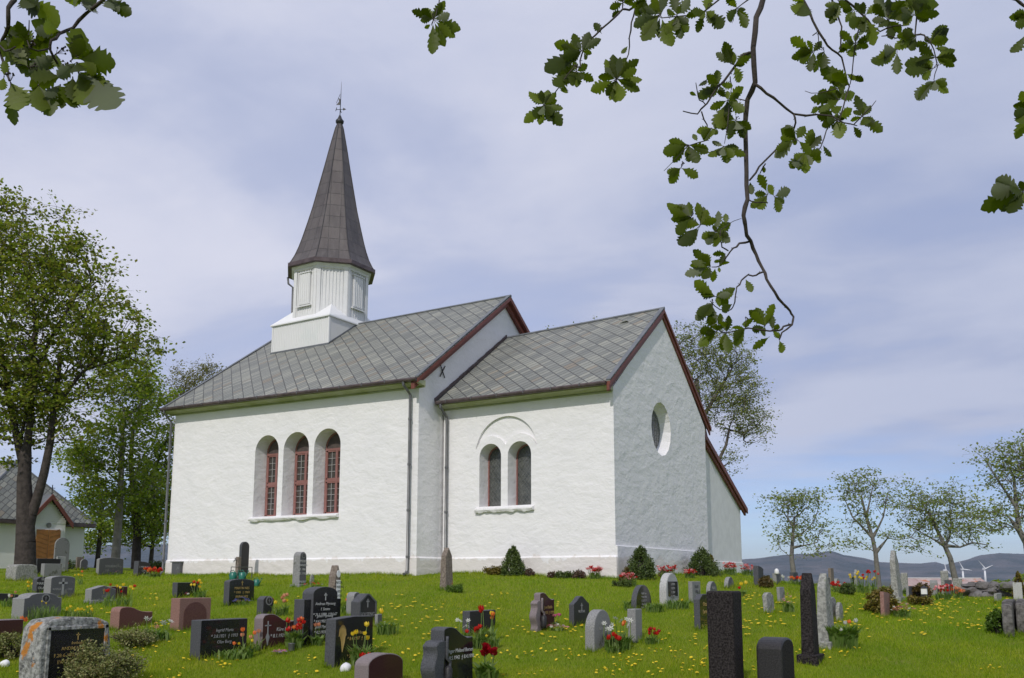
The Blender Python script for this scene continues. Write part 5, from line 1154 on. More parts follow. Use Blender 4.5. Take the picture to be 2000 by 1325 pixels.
# ---------------------------------------------------------------- small fittings
def put(px, yb, d=None): return G(px, yb) if d is None else Gd(px, d)
P = put(363, 1119, 32); r = empty('grave_box', P, 'grey metal box with a flat lid and knob against the nave wall', 'box')
b = MB(); b.box(-.22, .22, -.30, .30, -.1, .42); b.obj('body', MATS['grey_face'], r, bevel=.01); b = MB(); b.box(-.26, .26, -.34, .34, .42, .46); b.obj('lid', MATS['grey_granite'], r, bevel=.008); b = MB(); b.tube([(0, 0, .46), (0, 0, .54)], .025, 6); b.obj('knob', MATS['iron'], r)
P = put(464, 1132); k = pxm(P); r = empty('water_tap', P, 'wooden water post with a tap among green cans by the nave', 'water post')
b = MB(); b.box(-.06, .06, -.06, .06, -.1, .66); b.obj('post', MATS['lgrey'] if 'lgrey' in MATS else MATS['brown_stone'], r, bevel=.01)
b = MB(); b.tube([(.0, -.05, .56), (.0, -.16, .56), (0, -.17, .50)], .014, 6); b.tube([(0, -.12, .56), (0, -.12, .62)], .01, 5); b.tube([(-.03, -.12, .62), (.03, -.12, .62)], .008, 5); b.obj('tap', MATS['pipe_grey'], r)
b = MB(); 
for s in (-.35, .45): b.tube([(.1, s, -.05), (.1, s, .36)], .012, 6)
b.tube([(.1, -.35, .36), (.1, .45, .36)], .012, 6); r2 = b.obj('railing', MATS['pipe_grey']); r2.location = tuple(P); tag(r2, 'thin metal rail holding green watering cans beside the nave', 'railing')
gm = mat('green_plastic', (.01, .12, .09), .35, (.015, .16, .11), 3)
for i, (dx, px) in enumerate(((-.25, 455), (.2, 473), (.55, 501))):
    Q = put(px, 1134 if i < 2 else 1146); c = empty('watering_can', Q, ['green watering can left of the wooden water post', 'green watering can right of the wooden water post', 'green watering can on the grass beside the gold lettered stone'][i], 'watering can', 'green watering cans')
    s = .9 if i < 2 else .7
    b = MB(); b.lathe([(.11*s, 0), (.12*s, .02), (.115*s, .24*s), (.07*s, .27*s)], (0, 0, 0), 12); b.obj('body', gm, c, smooth=True)
    b = MB(); b.tube([(.10*s, 0, .05*s), (.22*s, 0, .22*s), (.26*s, 0, .30*s)], [.02*s, .014*s, .012*s], 6); b.lathe([(.012*s, .28*s), (.035*s, .31*s), (.035*s, .32*s)], (.26*s, 0, 0), 8); b.obj('spout', gm, c, smooth=True)
    b = MB(); b.tube([(-.11*s, 0, .06*s), (-.19*s, 0, .16*s), (-.14*s, 0, .30*s), (0, 0, .33*s), (.07*s, 0, .27*s)], .011*s, 6); b.obj('handle', gm, c, smooth=True)
for px, yb, s, m, lab in ((676, 1310, .085, 'white_paint', 'rounded white rock at the foot of the glossy black stone'), (10, 1302, .07, 'plaster_smooth', 'small white ball shaped stone in the grass at the left edge')):
    P = put(px, yb); o = rock((0, 0, .03), (s*.85, s*1.05, s*.95), 5, MATS[m], 'rock'); o.location = tuple(P); tag(o, lab, 'rock')
P = put(569, 1272); k = pxm(P); o = MB().lathe([(.045, 0), (.05, .01), (.055, .12), (.06, .13), (.05, .13)], (0, 0, 0), 14).obj('vase', MATS['pipe_grey'], smooth=True); o.location = tuple(P); tag(o, 'small metal vase with a flower bunch under red tulips', 'vase')
P = put(1795, 1172, 27); r = empty('grave_lamp', P, 'white and black grave lamp before the bronze conifer', 'lamp'); b = MB(); b.box(-.09, .09, -.09, .09, 0, .16); b.obj('base', MATS['iron'], r, bevel=.01)
b = MB(); b.box(-.08, .08, -.08, .08, .16, .34); b.obj('glass_box', MATS['white_paint'], r, bevel=.01); b = MB(); b.add([(-.1, -.1, .34), (.1, -.1, .34), (.1, .1, .34), (-.1, .1, .34), (0, 0, .43)], [(0, 3, 2, 1), (0, 1, 4), (1, 2, 4), (2, 3, 4), (3, 0, 4)]); b.obj('cap', MATS['iron'], r)
P = put(1518, 1142); P[2] += .30; o = MB().lathe([(.06, 0), (.07, .03), (.06, .12), (.02, .16)], (0, 0, 0), 10).obj('lamp', MATS['white_paint'], smooth=True); o.location = tuple(P); tag(o, 'round white lamp on the dark grey block behind the bronze bush', 'lamp')

# ---------------------------------------------------------------- flowers
def bloommat(name, c, c2=None): return leafmat(name, [c, c2 or tuple(v*.75 for v in c)], rough=.5, tr=.35, trcol=(1, 1, 1))
BL = {'red': bloommat('bloom_red', (.62, .02, .012)), 'orange': bloommat('bloom_orange', (.75, .14, .03), (.8, .22, .05)), 'yellow': bloommat('bloom_yellow', (.78, .55, .02), (.82, .62, .04)), 'white': bloommat('bloom_white', (.75, .76, .68)), 'pink': bloommat('bloom_pink', (.75, .22, .25), (.85, .42, .42)),
      'magenta': bloommat('bloom_magenta', (.62, .06, .18), (.75, .2, .35)), 'purple': bloommat('bloom_purple', (.38, .2, .52), (.5, .3, .6)), 'blue': bloommat('bloom_blue', (.16, .17, .48)), 'salmon': bloommat('bloom_salmon', (.75, .32, .18)), 'darkred': bloommat('bloom_dark_red', (.40, .006, .015))}
LF_TULIP = leafmat('tulip_leaf', [(.09, .17, .03), (.15, .24, .05), (.24, .32, .10)], tr=.4)
def cup(h, r, open_=.0, n=6):
    """tulip: six overlapping petals forming a cup"""
    V = []; F = []
    for i in range(n):
        a = 2*pi*i/n; w = 2*pi/n*.75; rr = r*(1 if i % 2 else .9); b = len(V)
        for z, q, ww in ((0, .15, .6), (.3, .95, 1), (.65, 1.0+open_*.5, .9), (.9, .82+open_, .5)): 
            for s in (-1, 1): V.append((rr*q*cos(a+s*w*ww*.6), rr*q*sin(a+s*w*ww*.6), h*z))
        V.append((rr*(.7+open_*1.3)*cos(a), rr*(.7+open_*1.3)*sin(a), h))
        F += [(b, b+1, b+3, b+2), (b+2, b+3, b+5, b+4), (b+4, b+5, b+7, b+6), (b+6, b+7, b+8)]
    return V, F
def star(r, n=6, cone=.3):
    V = [(0, 0, 0)]; F = []
    for i in range(n):
        a = 2*pi*i/n; V += [(r*.6*cos(a-.35), r*.6*sin(a-.35), r*.12), (r*cos(a), r*sin(a), r*cone*.5), (r*.6*cos(a+.35), r*.6*sin(a+.35), r*.12)]; F.append((0, 1+3*i, 2+3*i, 3+3*i))
    b = len(V); V += [(r*.2*cos(2*pi*i/5), r*.2*sin(2*pi*i/5), r*.35) for i in range(5)]; F.append(tuple(range(b, b+5)))
    return V, F
FM = {}
def flower_mesh(kind, colr):
    key = (kind, colr)
    if key not in FM:
        V, F = {'tulip': lambda: cup(.062, .030, .15), 'open': lambda: cup(.05, .038, .7), 'star': lambda: star(.036), 'small': lambda: star(.02), 'rose': lambda: rose()}[kind]()
        me = bpy.data.meshes.new('bloom'); me.from_pydata(V, [], F); me.materials.append(BL[colr]); FM[key] = me
    return FM[key]
def rose():
    V = []; F = []
    for ring, (r, h, n) in enumerate(((.014, .045, 4), (.024, .04, 5), (.034, .032, 6))):
        for i in range(n):
            a = 2*pi*i/n + ring; b = len(V); w = 1.2*2*pi/n/2
            V += [(r*.5*cos(a-w), r*.5*sin(a-w), 0), (r*.5*cos(a+w), r*.5*sin(a+w), 0), (r*1.15*cos(a+w), r*1.15*sin(a+w), h), (r*1.35*cos(a), r*1.35*sin(a), h*1.05), (r*1.15*cos(a-w), r*1.15*sin(a-w), h)]; F.append((b, b+1, b+2, b+3, b+4))
    return V, F
fid = [0]
def flowers(px, yb, w, h, colours, label, n=8, kind='tulip', name=None, cat='flowers', scale=1.0, leaves=40, d=None, group='flowers planted on the graves', leafh=.6, loc=None, lw=.012):
    """a planted clump: strap leaves, stems and single blooms; w/h in photo pixels"""
    fid[0] += 1; rng = np.random.RandomState(fid[0]*7+1); P = np.array(loc) if loc is not None else put(px, yb, d); k = depth(P)/FPX; W_, H_ = w*k/2, h*k
    r = empty(name or {'tulip': 'tulip_clump', 'open': 'tulip_clump', 'star': 'narcissus_clump', 'small': 'flower_cushion', 'rose': 'rose_bunch'}[kind], P, label, cat, group)
    V = []; F = []
    for i in range(leaves):
        a = rng.rand()*2*pi; q = rng.rand()**.5; x, y = _rt[0]*W_*q*cos(a)*.8, _rt[1]*W_*q*cos(a)*.8; x += _fw[0]*W_*.35*q*sin(a); y += _fw[1]*W_*.35*q*sin(a)
        ln = H_*leafh*(.6+.5*rng.rand()); b_ = rng.rand()*2*pi; o = np.array([cos(b_), sin(b_), 0])*ln*.45; ww = lw*(.7+.6*rng.rand())*scale; sd = np.array([-sin(b_), cos(b_), 0])*ww
        p = np.array([x, y, -.01]); m = p + o*.35 + np.array([0, 0, ln*.6]); t = p + o*1.1 + np.array([0, 0, ln*.85]); bb = len(V); V += [p-sd*.6, p+sd*.6, m+sd, m-sd, t]; F += [(bb, bb+1, bb+2, bb+3), (bb+3, bb+2, bb+4)]
    S_ = MB(); bl = []
    for i in range(n):
        a = rng.rand()*2*pi; q = rng.rand()**.5; x = _rt[0]*W_*q*cos(a) + _fw[0]*W_*.4*q*sin(a); y = _rt[1]*W_*q*cos(a) + _fw[1]*W_*.4*q*sin(a); z = H_*(.55+.38*rng.rand()) if kind != 'small' else H_*(.4+.5*(1-q)*1.0)
        lx, ly = rng.normal(size=2)*.02; top = (x+lx, y+ly, z)
        if kind != 'small': S_.tube([(x*.6, y*.6, 0), (x*.9, y*.9, z*.5), top], .004*scale, 4)
        bl.append((top, colours[rng.randint(len(colours))]))
    o = mesh('leaves', V, F, LF_TULIP, r) if V else None
    if S_.V: S_.obj('stems', LF_TULIP, r)
    for top, c in bl:
        f = bpy.data.objects.new('bloom', flower_mesh(kind, c)); COL.objects.link(f); f.parent = r; f.location = top; s = scale*(.85+.35*rng.rand())*(.78 if kind in ('tulip', 'open', 'rose') else .9); f.scale = (s, s, s)
        f.rotation_euler = (rng.normal()*.35 + (.8 if kind == 'star' else 0), rng.normal()*.35, rng.rand()*6)
    return r
F_ = flowers
F_(228, 1185, 70, 44, ['yellow', 'yellow', 'red'], 'yellow and red tulips right of the gold cross stone', 11, scale=1.2)
F_(157, 1142, 16, 26, ['orange', 'yellow'], 'orange yellow tulips right of the arched cross stone', 4, scale=1.3, leaves=14)
F_(57, 1158, 16, 20, ['yellow'], 'yellow primroses left of the clipped dark stone', 5, scale=1.2, leaves=14)
F_(16, 1186, 34, 32, ['salmon', 'white'], 'pale salmon tulips at the left edge', 4, scale=1.2, leaves=40)
F_(45, 1232, 14, 26, ['orange'], 'orange tulip between the lichen stone and the dark red stone', 2, scale=1.5, leaves=4)
F_(152, 1208, 70, 22, ['yellow'], 'scattered yellow flowers behind the lichen covered stone', 12, scale=1.0, leaves=60, leafh=1.0)
F_(85, 1212, 80, 40, ['yellow'], 'tuft of long grass with few yellow heads before the emblem stone', 2, scale=.8, leaves=160, leafh=.9, lw=.006)
F_(305, 1252, 60, 46, ['white', 'white', 'salmon'], 'white narcissi with a fading orange tulip before the reddish wave stone', 6, kind='star', scale=1.9, leaves=70, lw=.014)
F_(52, 1108, 60, 26, ['orange', 'red'], 'orange red tulips on the rough block at the maple', 10, scale=1.6, leaves=30, loc=None)
F_(112, 1116, 40, 20, ['orange', 'red'], 'orange and red tulips on the square grey stone by the chapel', 6, scale=1.6, leaves=20)
F_(308, 1110, 34, 17, ['red', 'red', 'orange'], 'row of red tulips at the left corner of the church', 26, scale=1.9, leaves=50, d=30.5)
F_(222, 1124, 40, 14, ['white', 'pink'], 'white flowers in front of the bluish grey stone', 12, kind='small', scale=2.2, leaves=20)
F_(286, 1126, 28, 10, ['magenta', 'white'], 'pink and white cushion flowers at the slanting stone', 12, kind='small', scale=2, leaves=14)
F_(362, 1166, 18, 12, ['red', 'magenta', 'white'], 'red and white flowers on the small black stone', 9, kind='small', scale=2.4, leaves=20)
F_(390, 1168, 30, 34, ['yellow', 'red', 'yellow'], 'yellow and red tulips right of the small black stone', 8, scale=1.3, leaves=40)
F_(472, 1182, 38, 18, ['blue'], 'blue flowers at the foot of the gold lettered black stone', 26, kind='small', scale=1.9, leaves=30)
F_(387, 1236, 26, 16, ['white', 'pink'], 'few white blooms in front of the square red granite stone', 4, kind='star', scale=1.2, leaves=12)
F_(455, 1286, 90, 34, ['yellow', 'orange'], 'drooping pale leaves with faded tulips in front of the wide black stone', 4, scale=1.0, leaves=130, lw=.02)
F_(482, 1284, 30, 56, ['salmon', 'orange'], 'tall salmon tulips at the right end of the wide black stone', 4, scale=1.3, leaves=24)
F_(501, 1272, 12, 50, ['orange', 'salmon'], 'single orange tulip before the carved sword stone', 1, scale=1.5, leaves=8)
F_(574, 1266, 34, 54, ['red', 'red', 'orange'], 'bright red tulip bunch in front of the dark red sword stone', 14, scale=1.55, leaves=60, leafh=.7, lw=.02)
F_(547, 1278, 28, 11, ['purple', 'pink'], 'lilac cushion flowers below the bright red tulips', 34, kind='small', scale=1.5, leaves=16)
F_(548, 1203, 36, 40, ['yellow', 'yellow', 'salmon'], 'yellow tulips behind the dark red sword stone', 6, scale=1.4, leaves=40)
F_(532, 1190, 8, 18, ['red'], 'single red tulip at the small emblem stone', 1, scale=1.6, leaves=4)
F_(618, 1262, 26, 42, ['salmon'], 'salmon tulip with broad leaves before the tall black arched stone', 2, scale=1.2, leaves=40, lw=.022)
F_(673, 1200, 22, 38, ['yellow', 'orange'], 'yellow tulip left of the grey rounded stone', 3, scale=1.4, leaves=24)
F_(704, 1300, 44, 78, ['yellow', 'yellow', 'orange'], 'tall yellow and orange tulips before the glossy black stone', 5, scale=1.45, leaves=90, lw=.014)
F_(714, 1312, 20, 40, ['red'], 'low red tulips behind the reddish speckled stone', 3, scale=1.5, leaves=20)
F_(756, 1240, 50, 34, ['white', 'yellow'], 'white flowering leafy clump right of the pointed memorial', 6, kind='small', scale=1.2, leaves=110, leafh=.9)
F_(743, 1214, 10, 22, ['yellow'], 'yellow tulip on the small grey slab', 2, scale=1.5, leaves=8)
F_(612, 1147, 34, 12, ['white', 'red'], 'white and red flowers at the tall medallion stone', 14, kind='small', scale=1.8, leaves=30)
F_(903, 1262, 30, 60, ['white'], 'white narcissi rising behind the black two part stone', 7, kind='star', scale=1.5, leaves=30)
F_(925, 1268, 34, 50, ['red'], 'red tulips right behind the black two part stone', 7, scale=1.4, leaves=30)
F_(941, 1262, 16, 76, ['red', 'red'], 'tall red tulips before the dark rectangular stone', 3, scale=1.7, leaves=16)
F_(962, 1258, 18, 66, ['orange', 'yellow'], 'tall orange and yellow tulips at the right of the dark rectangular stone', 3, scale=1.6, leaves=16)
F_(950, 1266, 60, 30, ['yellow'], 'bushy green leaves at the foot of the dark rectangular stone', 1, scale=1, leaves=170, leafh=.9)
F_(952, 1335, 40, 74, ['darkred', 'darkred'], 'dark red roses near the bottom edge', 6, kind='rose', scale=2.0, leaves=50, lw=.03, leafh=.65, name='rose_bunch')
F_(1076, 1224, 30, 24, ['magenta', 'pink', 'white'], 'magenta and white bouquet beside the dark red flowing stone', 16, kind='rose', scale=1.25, leaves=30, lw=.02)
F_(1086, 1233, 46, 18, ['white', 'pink', 'magenta'], 'wreath of white and pink flowers on the grass', 30, kind='small', scale=2.1, leaves=20)
F_(1206, 1270, 60, 66, ['white', 'white', 'white'], 'tall white narcissi right of the speckled grey stone', 9, kind='star', scale=1.9, leaves=80)
F_(1200, 1276, 36, 36, ['red'], 'low red tulips in front of the speckled grey stone', 5, scale=1.5, leaves=30)
F_(1216, 1256, 10, 48, ['salmon', 'orange'], 'orange tulip right of the white narcissi', 2, scale=1.5, leaves=8)
F_(1272, 1258, 36, 30, ['red', 'red', 'darkred'], 'dark red tulip clump right of the plain upright grey stone', 9, scale=1.35, leaves=50)
F_(1230, 1192, 26, 24, ['yellow'], 'green leaves left of the black rounded stone', 0, leaves=50, leafh=.95)
F_(1278, 1196, 44, 24, ['yellow'], 'leafy green plant right of the black rounded stone', 0, leaves=110, leafh=.95)
F_(1322, 1190, 56, 24, ['yellow'], 'leafy green plant before the whitish granite stone', 1, leaves=120, leafh=.95, scale=1)
AZ = 'pink azaleas along the chancel'
for px, yb, w, lab in ((1160, 1127, 26, 'pink azalea standing left of the chancel corner'), (1226, 1127, 34, 'pink azalea right of the chancel corner'), (1300, 1124, 36, 'pink azalea between the two broad conifers'), (1344, 1126, 24, 'small pink azalea left of the right hand conifer'), (1422, 1124, 30, 'pink azalea below the sacristy wall'), (1456, 1123, 28, 'pink azalea at the right corner of the sacristy')):
    F_(px, yb, w, 24 if px != 1344 else 16, ['pink', 'pink', 'red'], lab, 26, kind='open', name='azalea', scale=1.15, leaves=70, cat='azalea', group=AZ, leafh=.7, d=wN(px, -.4) if px < 1200 else wE(px, .9))
F_(1540, 1196, 26, 42, ['white', 'pink'], 'white flowering plant between small grey stones', 22, kind='small', scale=1.9, leaves=50)
F_(1648, 1266, 60, 56, ['orange', 'white'], 'leafy peony bush with few orange blooms right of the pale obelisk', 4, scale=1.3, leaves=220, lw=.026, leafh=.9, name='peony_bush')
F_(1452, 1166, 14, 26, ['red', 'yellow'], 'red tulip left of the small leaning pale stone', 3, scale=1.6, leaves=30)
F_(1550, 1137, 60, 16, ['red', 'orange', 'white'], 'red tulips in a row behind the bronze bush', 20, scale=1.7, leaves=50, d=29)
F_(1634, 1158, 26, 22, ['red'], 'bright red tulips left of the rounded dark shrub', 7, scale=1.9, leaves=24)
F_(1613, 1168, 12, 18, ['red'], 'two red tulips right of the pale obelisk top', 2, scale=1.8, leaves=8)
F_(1690, 1160, 60, 44, ['yellow', 'yellow', 'red'], 'tall yellow and red tulips left of the leaning obelisk', 20, scale=1.7, leaves=60)
F_(1765, 1206, 46, 34, ['pink', 'white', 'salmon'], 'pink and white heather cushions right of the rose granite stone', 34, kind='small', scale=2.3, leaves=40)
F_(1832, 1168, 44, 30, ['red', 'red', 'pink'], 'red tulips right of the bronze conifer', 20, scale=1.7, leaves=60, d=27)
F_(1860, 1166, 26, 22, ['orange', 'salmon'], 'orange tulips below the leaning tree trunk', 12, scale=1.7, leaves=40, d=29)
F_(1776, 1158, 16, 22, ['red'], 'red tulips behind the dark grey stone near the obelisk', 4, scale=1.6, leaves=14, d=28)
F_(1630, 1141, 20, 14, ['red', 'white'], 'small red flowers behind the pale rounded stone', 6, scale=1.6, leaves=14, d=30)

# ---------------------------------------------------------------- the tree the photo was taken under: hanging branches
LF_NEAR = leafmat('leaf_whitebeam', [(.035, .05, .003), (.06, .082, .004), (.10, .13, .008), (.15, .185, .02)], rough=.5, tr=.5, trcol=(1.5, 1.7, .45))
LF_NEARP = leafmat('leaf_whitebeam_pale', [(.09, .11, .055), (.16, .18, .11), (.12, .15, .07)], rough=.7, tr=.3)
LT = [(0, 0), (.04, .03), (.12, .07), (.20, .15), (.23, .145), (.30, .25), (.36, .31), (.39, .20), (.46, .34), (.53, .41), (.56, .27), (.63, .36), (.70, .39), (.73, .26), (.79, .30), (.84, .27), (.86, .20), (.91, .17), (.95, .10), (1, 0)]
def leaf3(rng, B, T, wr, V, F):
    """one lobed leaf from base B to tip T, folded along its midrib"""
    B = np.array(B); T = np.array(T); ax = T-B; Ln = np.linalg.norm(ax); a = ax/Ln; view = (B+T)/2 - CAM; view /= np.linalg.norm(view)
    s = np.cross(a, view); s /= np.linalg.norm(s); n = np.cross(s, a); th = rng.normal()*.35; s2 = s*cos(th) + n*sin(th); n2 = np.cross(s2, a); fold = .12 + .25*rng.rand(); curl = (rng.rand()-.3)*.35
    b = len(V); m = len(LT); asym = 1 + rng.normal()*.08
    for t, w in LT:
        c = B + a*t*Ln - n2*curl*Ln*t*t*.6; ww = w*Ln*wr; wob = 1 + rng.normal()*.07
        V += [c, c + s2*ww*asym*wob + n2*ww*fold, c - s2*ww/asym*wob + n2*ww*fold]
    for i in range(m-1):
        k = b+3*i; q = k+3
        if i == 0: F += [(k, q+1, q), (k, q, q+2)]
        elif i == m-2: F += [(k, k+1, q), (k, q, k+2)]
        else: F += [(k, k+1, q+1, q), (k, q, q+2, k+2)]
D0, D1 = 3.3, 1.75
BR = [ # (points, r0, r1, depth)
 ([(1490,-60),(1490,0),(1477,34),(1471,94),(1475,161),(1460,195),(1455.5,244),(1458,337),(1460,390),(1452,421),(1456,442),(1466.6,471.5),(1477,498),(1489,524),(1497,545.5),(1514,572),(1530,594),(1543,607.5),(1550,619),(1547,635),(1527,650),(1522,664)], 10, 2.2, D0),
 ([(1547,634),(1530,638),(1522,646),(1503,647),(1474.5,643),(1451,643),(1422,650),(1408.5,648.5),(1398,636.6)], 3.5, 1.3, D0),
 ([(1489,532),(1477,538),(1461,537),(1448,548),(1439,561),(1436,580),(1431,601),(1422,607.5),(1406,605),(1387,588)], 3, 1.4, D0),
 ([(1466,471.5),(1444,475.5),(1432,485),(1422,498),(1408.5,519),(1390,522)], 4, 1.4, D0), ([(1422,490),(1410,483),(1406,466),(1408.5,448),(1422,438.5),(1448,427)], 2.5, .8, D0),
 ([(1471,103),(1449,109),(1426,142.5),(1400,172.5),(1381,202.5),(1362.5,223),(1334,217.5)], 5, 1.8, D0), ([(1370,218),(1381,244),(1383,274),(1344,285),(1297,334)], 2.6, 1, D0), ([(1378,205),(1366,196),(1362,180),(1359,162)], 2, 1.5, D0),
 ([(1457,197),(1437.5,193),(1421,193)], 2, 1, D0), ([(1426,150),(1430,168),(1426,184)], 1.8, 1, D0), ([(1424,205),(1415,281)], 1.8, 1, D0),
 ([(1475,165),(1497,183),(1520,199),(1550,223),(1595,224),(1625,227),(1647.5,240),(1674,246)], 5, 1.5, D0), ([(1668,243),(1692.5,217.5),(1711,197)], 2, 1.2, D0),
 ([(1550,223),(1554,240),(1546,262.5),(1512.5,296),(1482.5,326),(1464,352.5)], 3.2, 3.2, D0), ([(1495,320),(1484,340)], 2.4, 1.6, D0), ([(1461,390),(1475,396),(1500,396)], 2.5, 1.2, D0),
 ([(1566,-60),(1569,0),(1587.5,41),(1610,79),(1625,97.5),(1644,112.5),(1653,150),(1659,169),(1647,210),(1640,240),(1632,236)], 4.5, 1.8, D0+.3), ([(1617,245),(1614,255),(1602.5,289),(1580,300)], 2.4, 1.3, D0+.3), ([(1655,160),(1640,172),(1600,182),(1572,178)], 1.8, .9, D0+.3),
 ([(1622,-60),(1625,0),(1644,52.5),(1642,97.5)], 3.6, 2.4, D0+.3), ([(1645,-60),(1651,0),(1681,26),(1704,52.5),(1719,62),(1749,51),(1775,49)], 4.2, 1.6, D0+.2), ([(1681,34),(1672,75),(1666,124),(1660.5,165)], 2.4, 1.6, D0+.3),
 ([(1790,-60),(1790,0),(1787,69),(1749,75),(1722,71)], 3.8, 1.5, D0+.1), ([(1787,69),(1805,69),(1815,80),(1824,97.5),(1831,131),(1824,157)], 3, 1.3, D0+.1), ([(1587,70),(1597,60),(1599,90),(1588,108)], 1.8, 1, D0+.3),
 ([(1420,-60),(1404,0),(1366,30),(1306,34),(1285,32)], 3.8, 1.3, D0-.2), ([(1471,-8),(1450,8),(1430,22)], 2.4, 1.4, D0-.2),
 ([(1270,-60),(1247,8),(1229,20),(1216,18.5),(1189,45),(1163,69),(1144,87),(1136.5,106),(1134,132),(1123,129),(1097,164),(1078,190),(1060,211)], 4.2, 1.3, D0), ([(1242,11),(1233,45),(1229,74),(1227.6,106),(1213,140),(1200,158)], 2.8, 1.3, D0), ([(1216,18),(1217,0),(1217,-20)], 2, 2, D0),
 ([(862,-60),(858,0),(854,16),(846,40),(843,50)], 2.4, 1.2, D0+.3),
 ([(2060,-60),(2030,20),(2000,12),(1985,0),(1960,-8)], 6, 4, D0-.4), ([(2060,-20),(2035,120),(2020,250),(2005,380),(1975,372)], 3, 1.2, D0-.3),
 ([(40,-80),(29,0),(16,16),(16,53),(4,79),(1,106),(16,140),(18,158)], 9, 3, D1), ([(225,-60),(203,0),(169,26),(143,55),(116,66),(100,79),(98,98),(114,127)], 6.5, 4, D1), ([(97,95),(75,100),(58,94),(53,79),(57,40)], 3.2, 1.6, D1), ([(30,92),(10,100),(-10,80)], 3, 3, D1)]
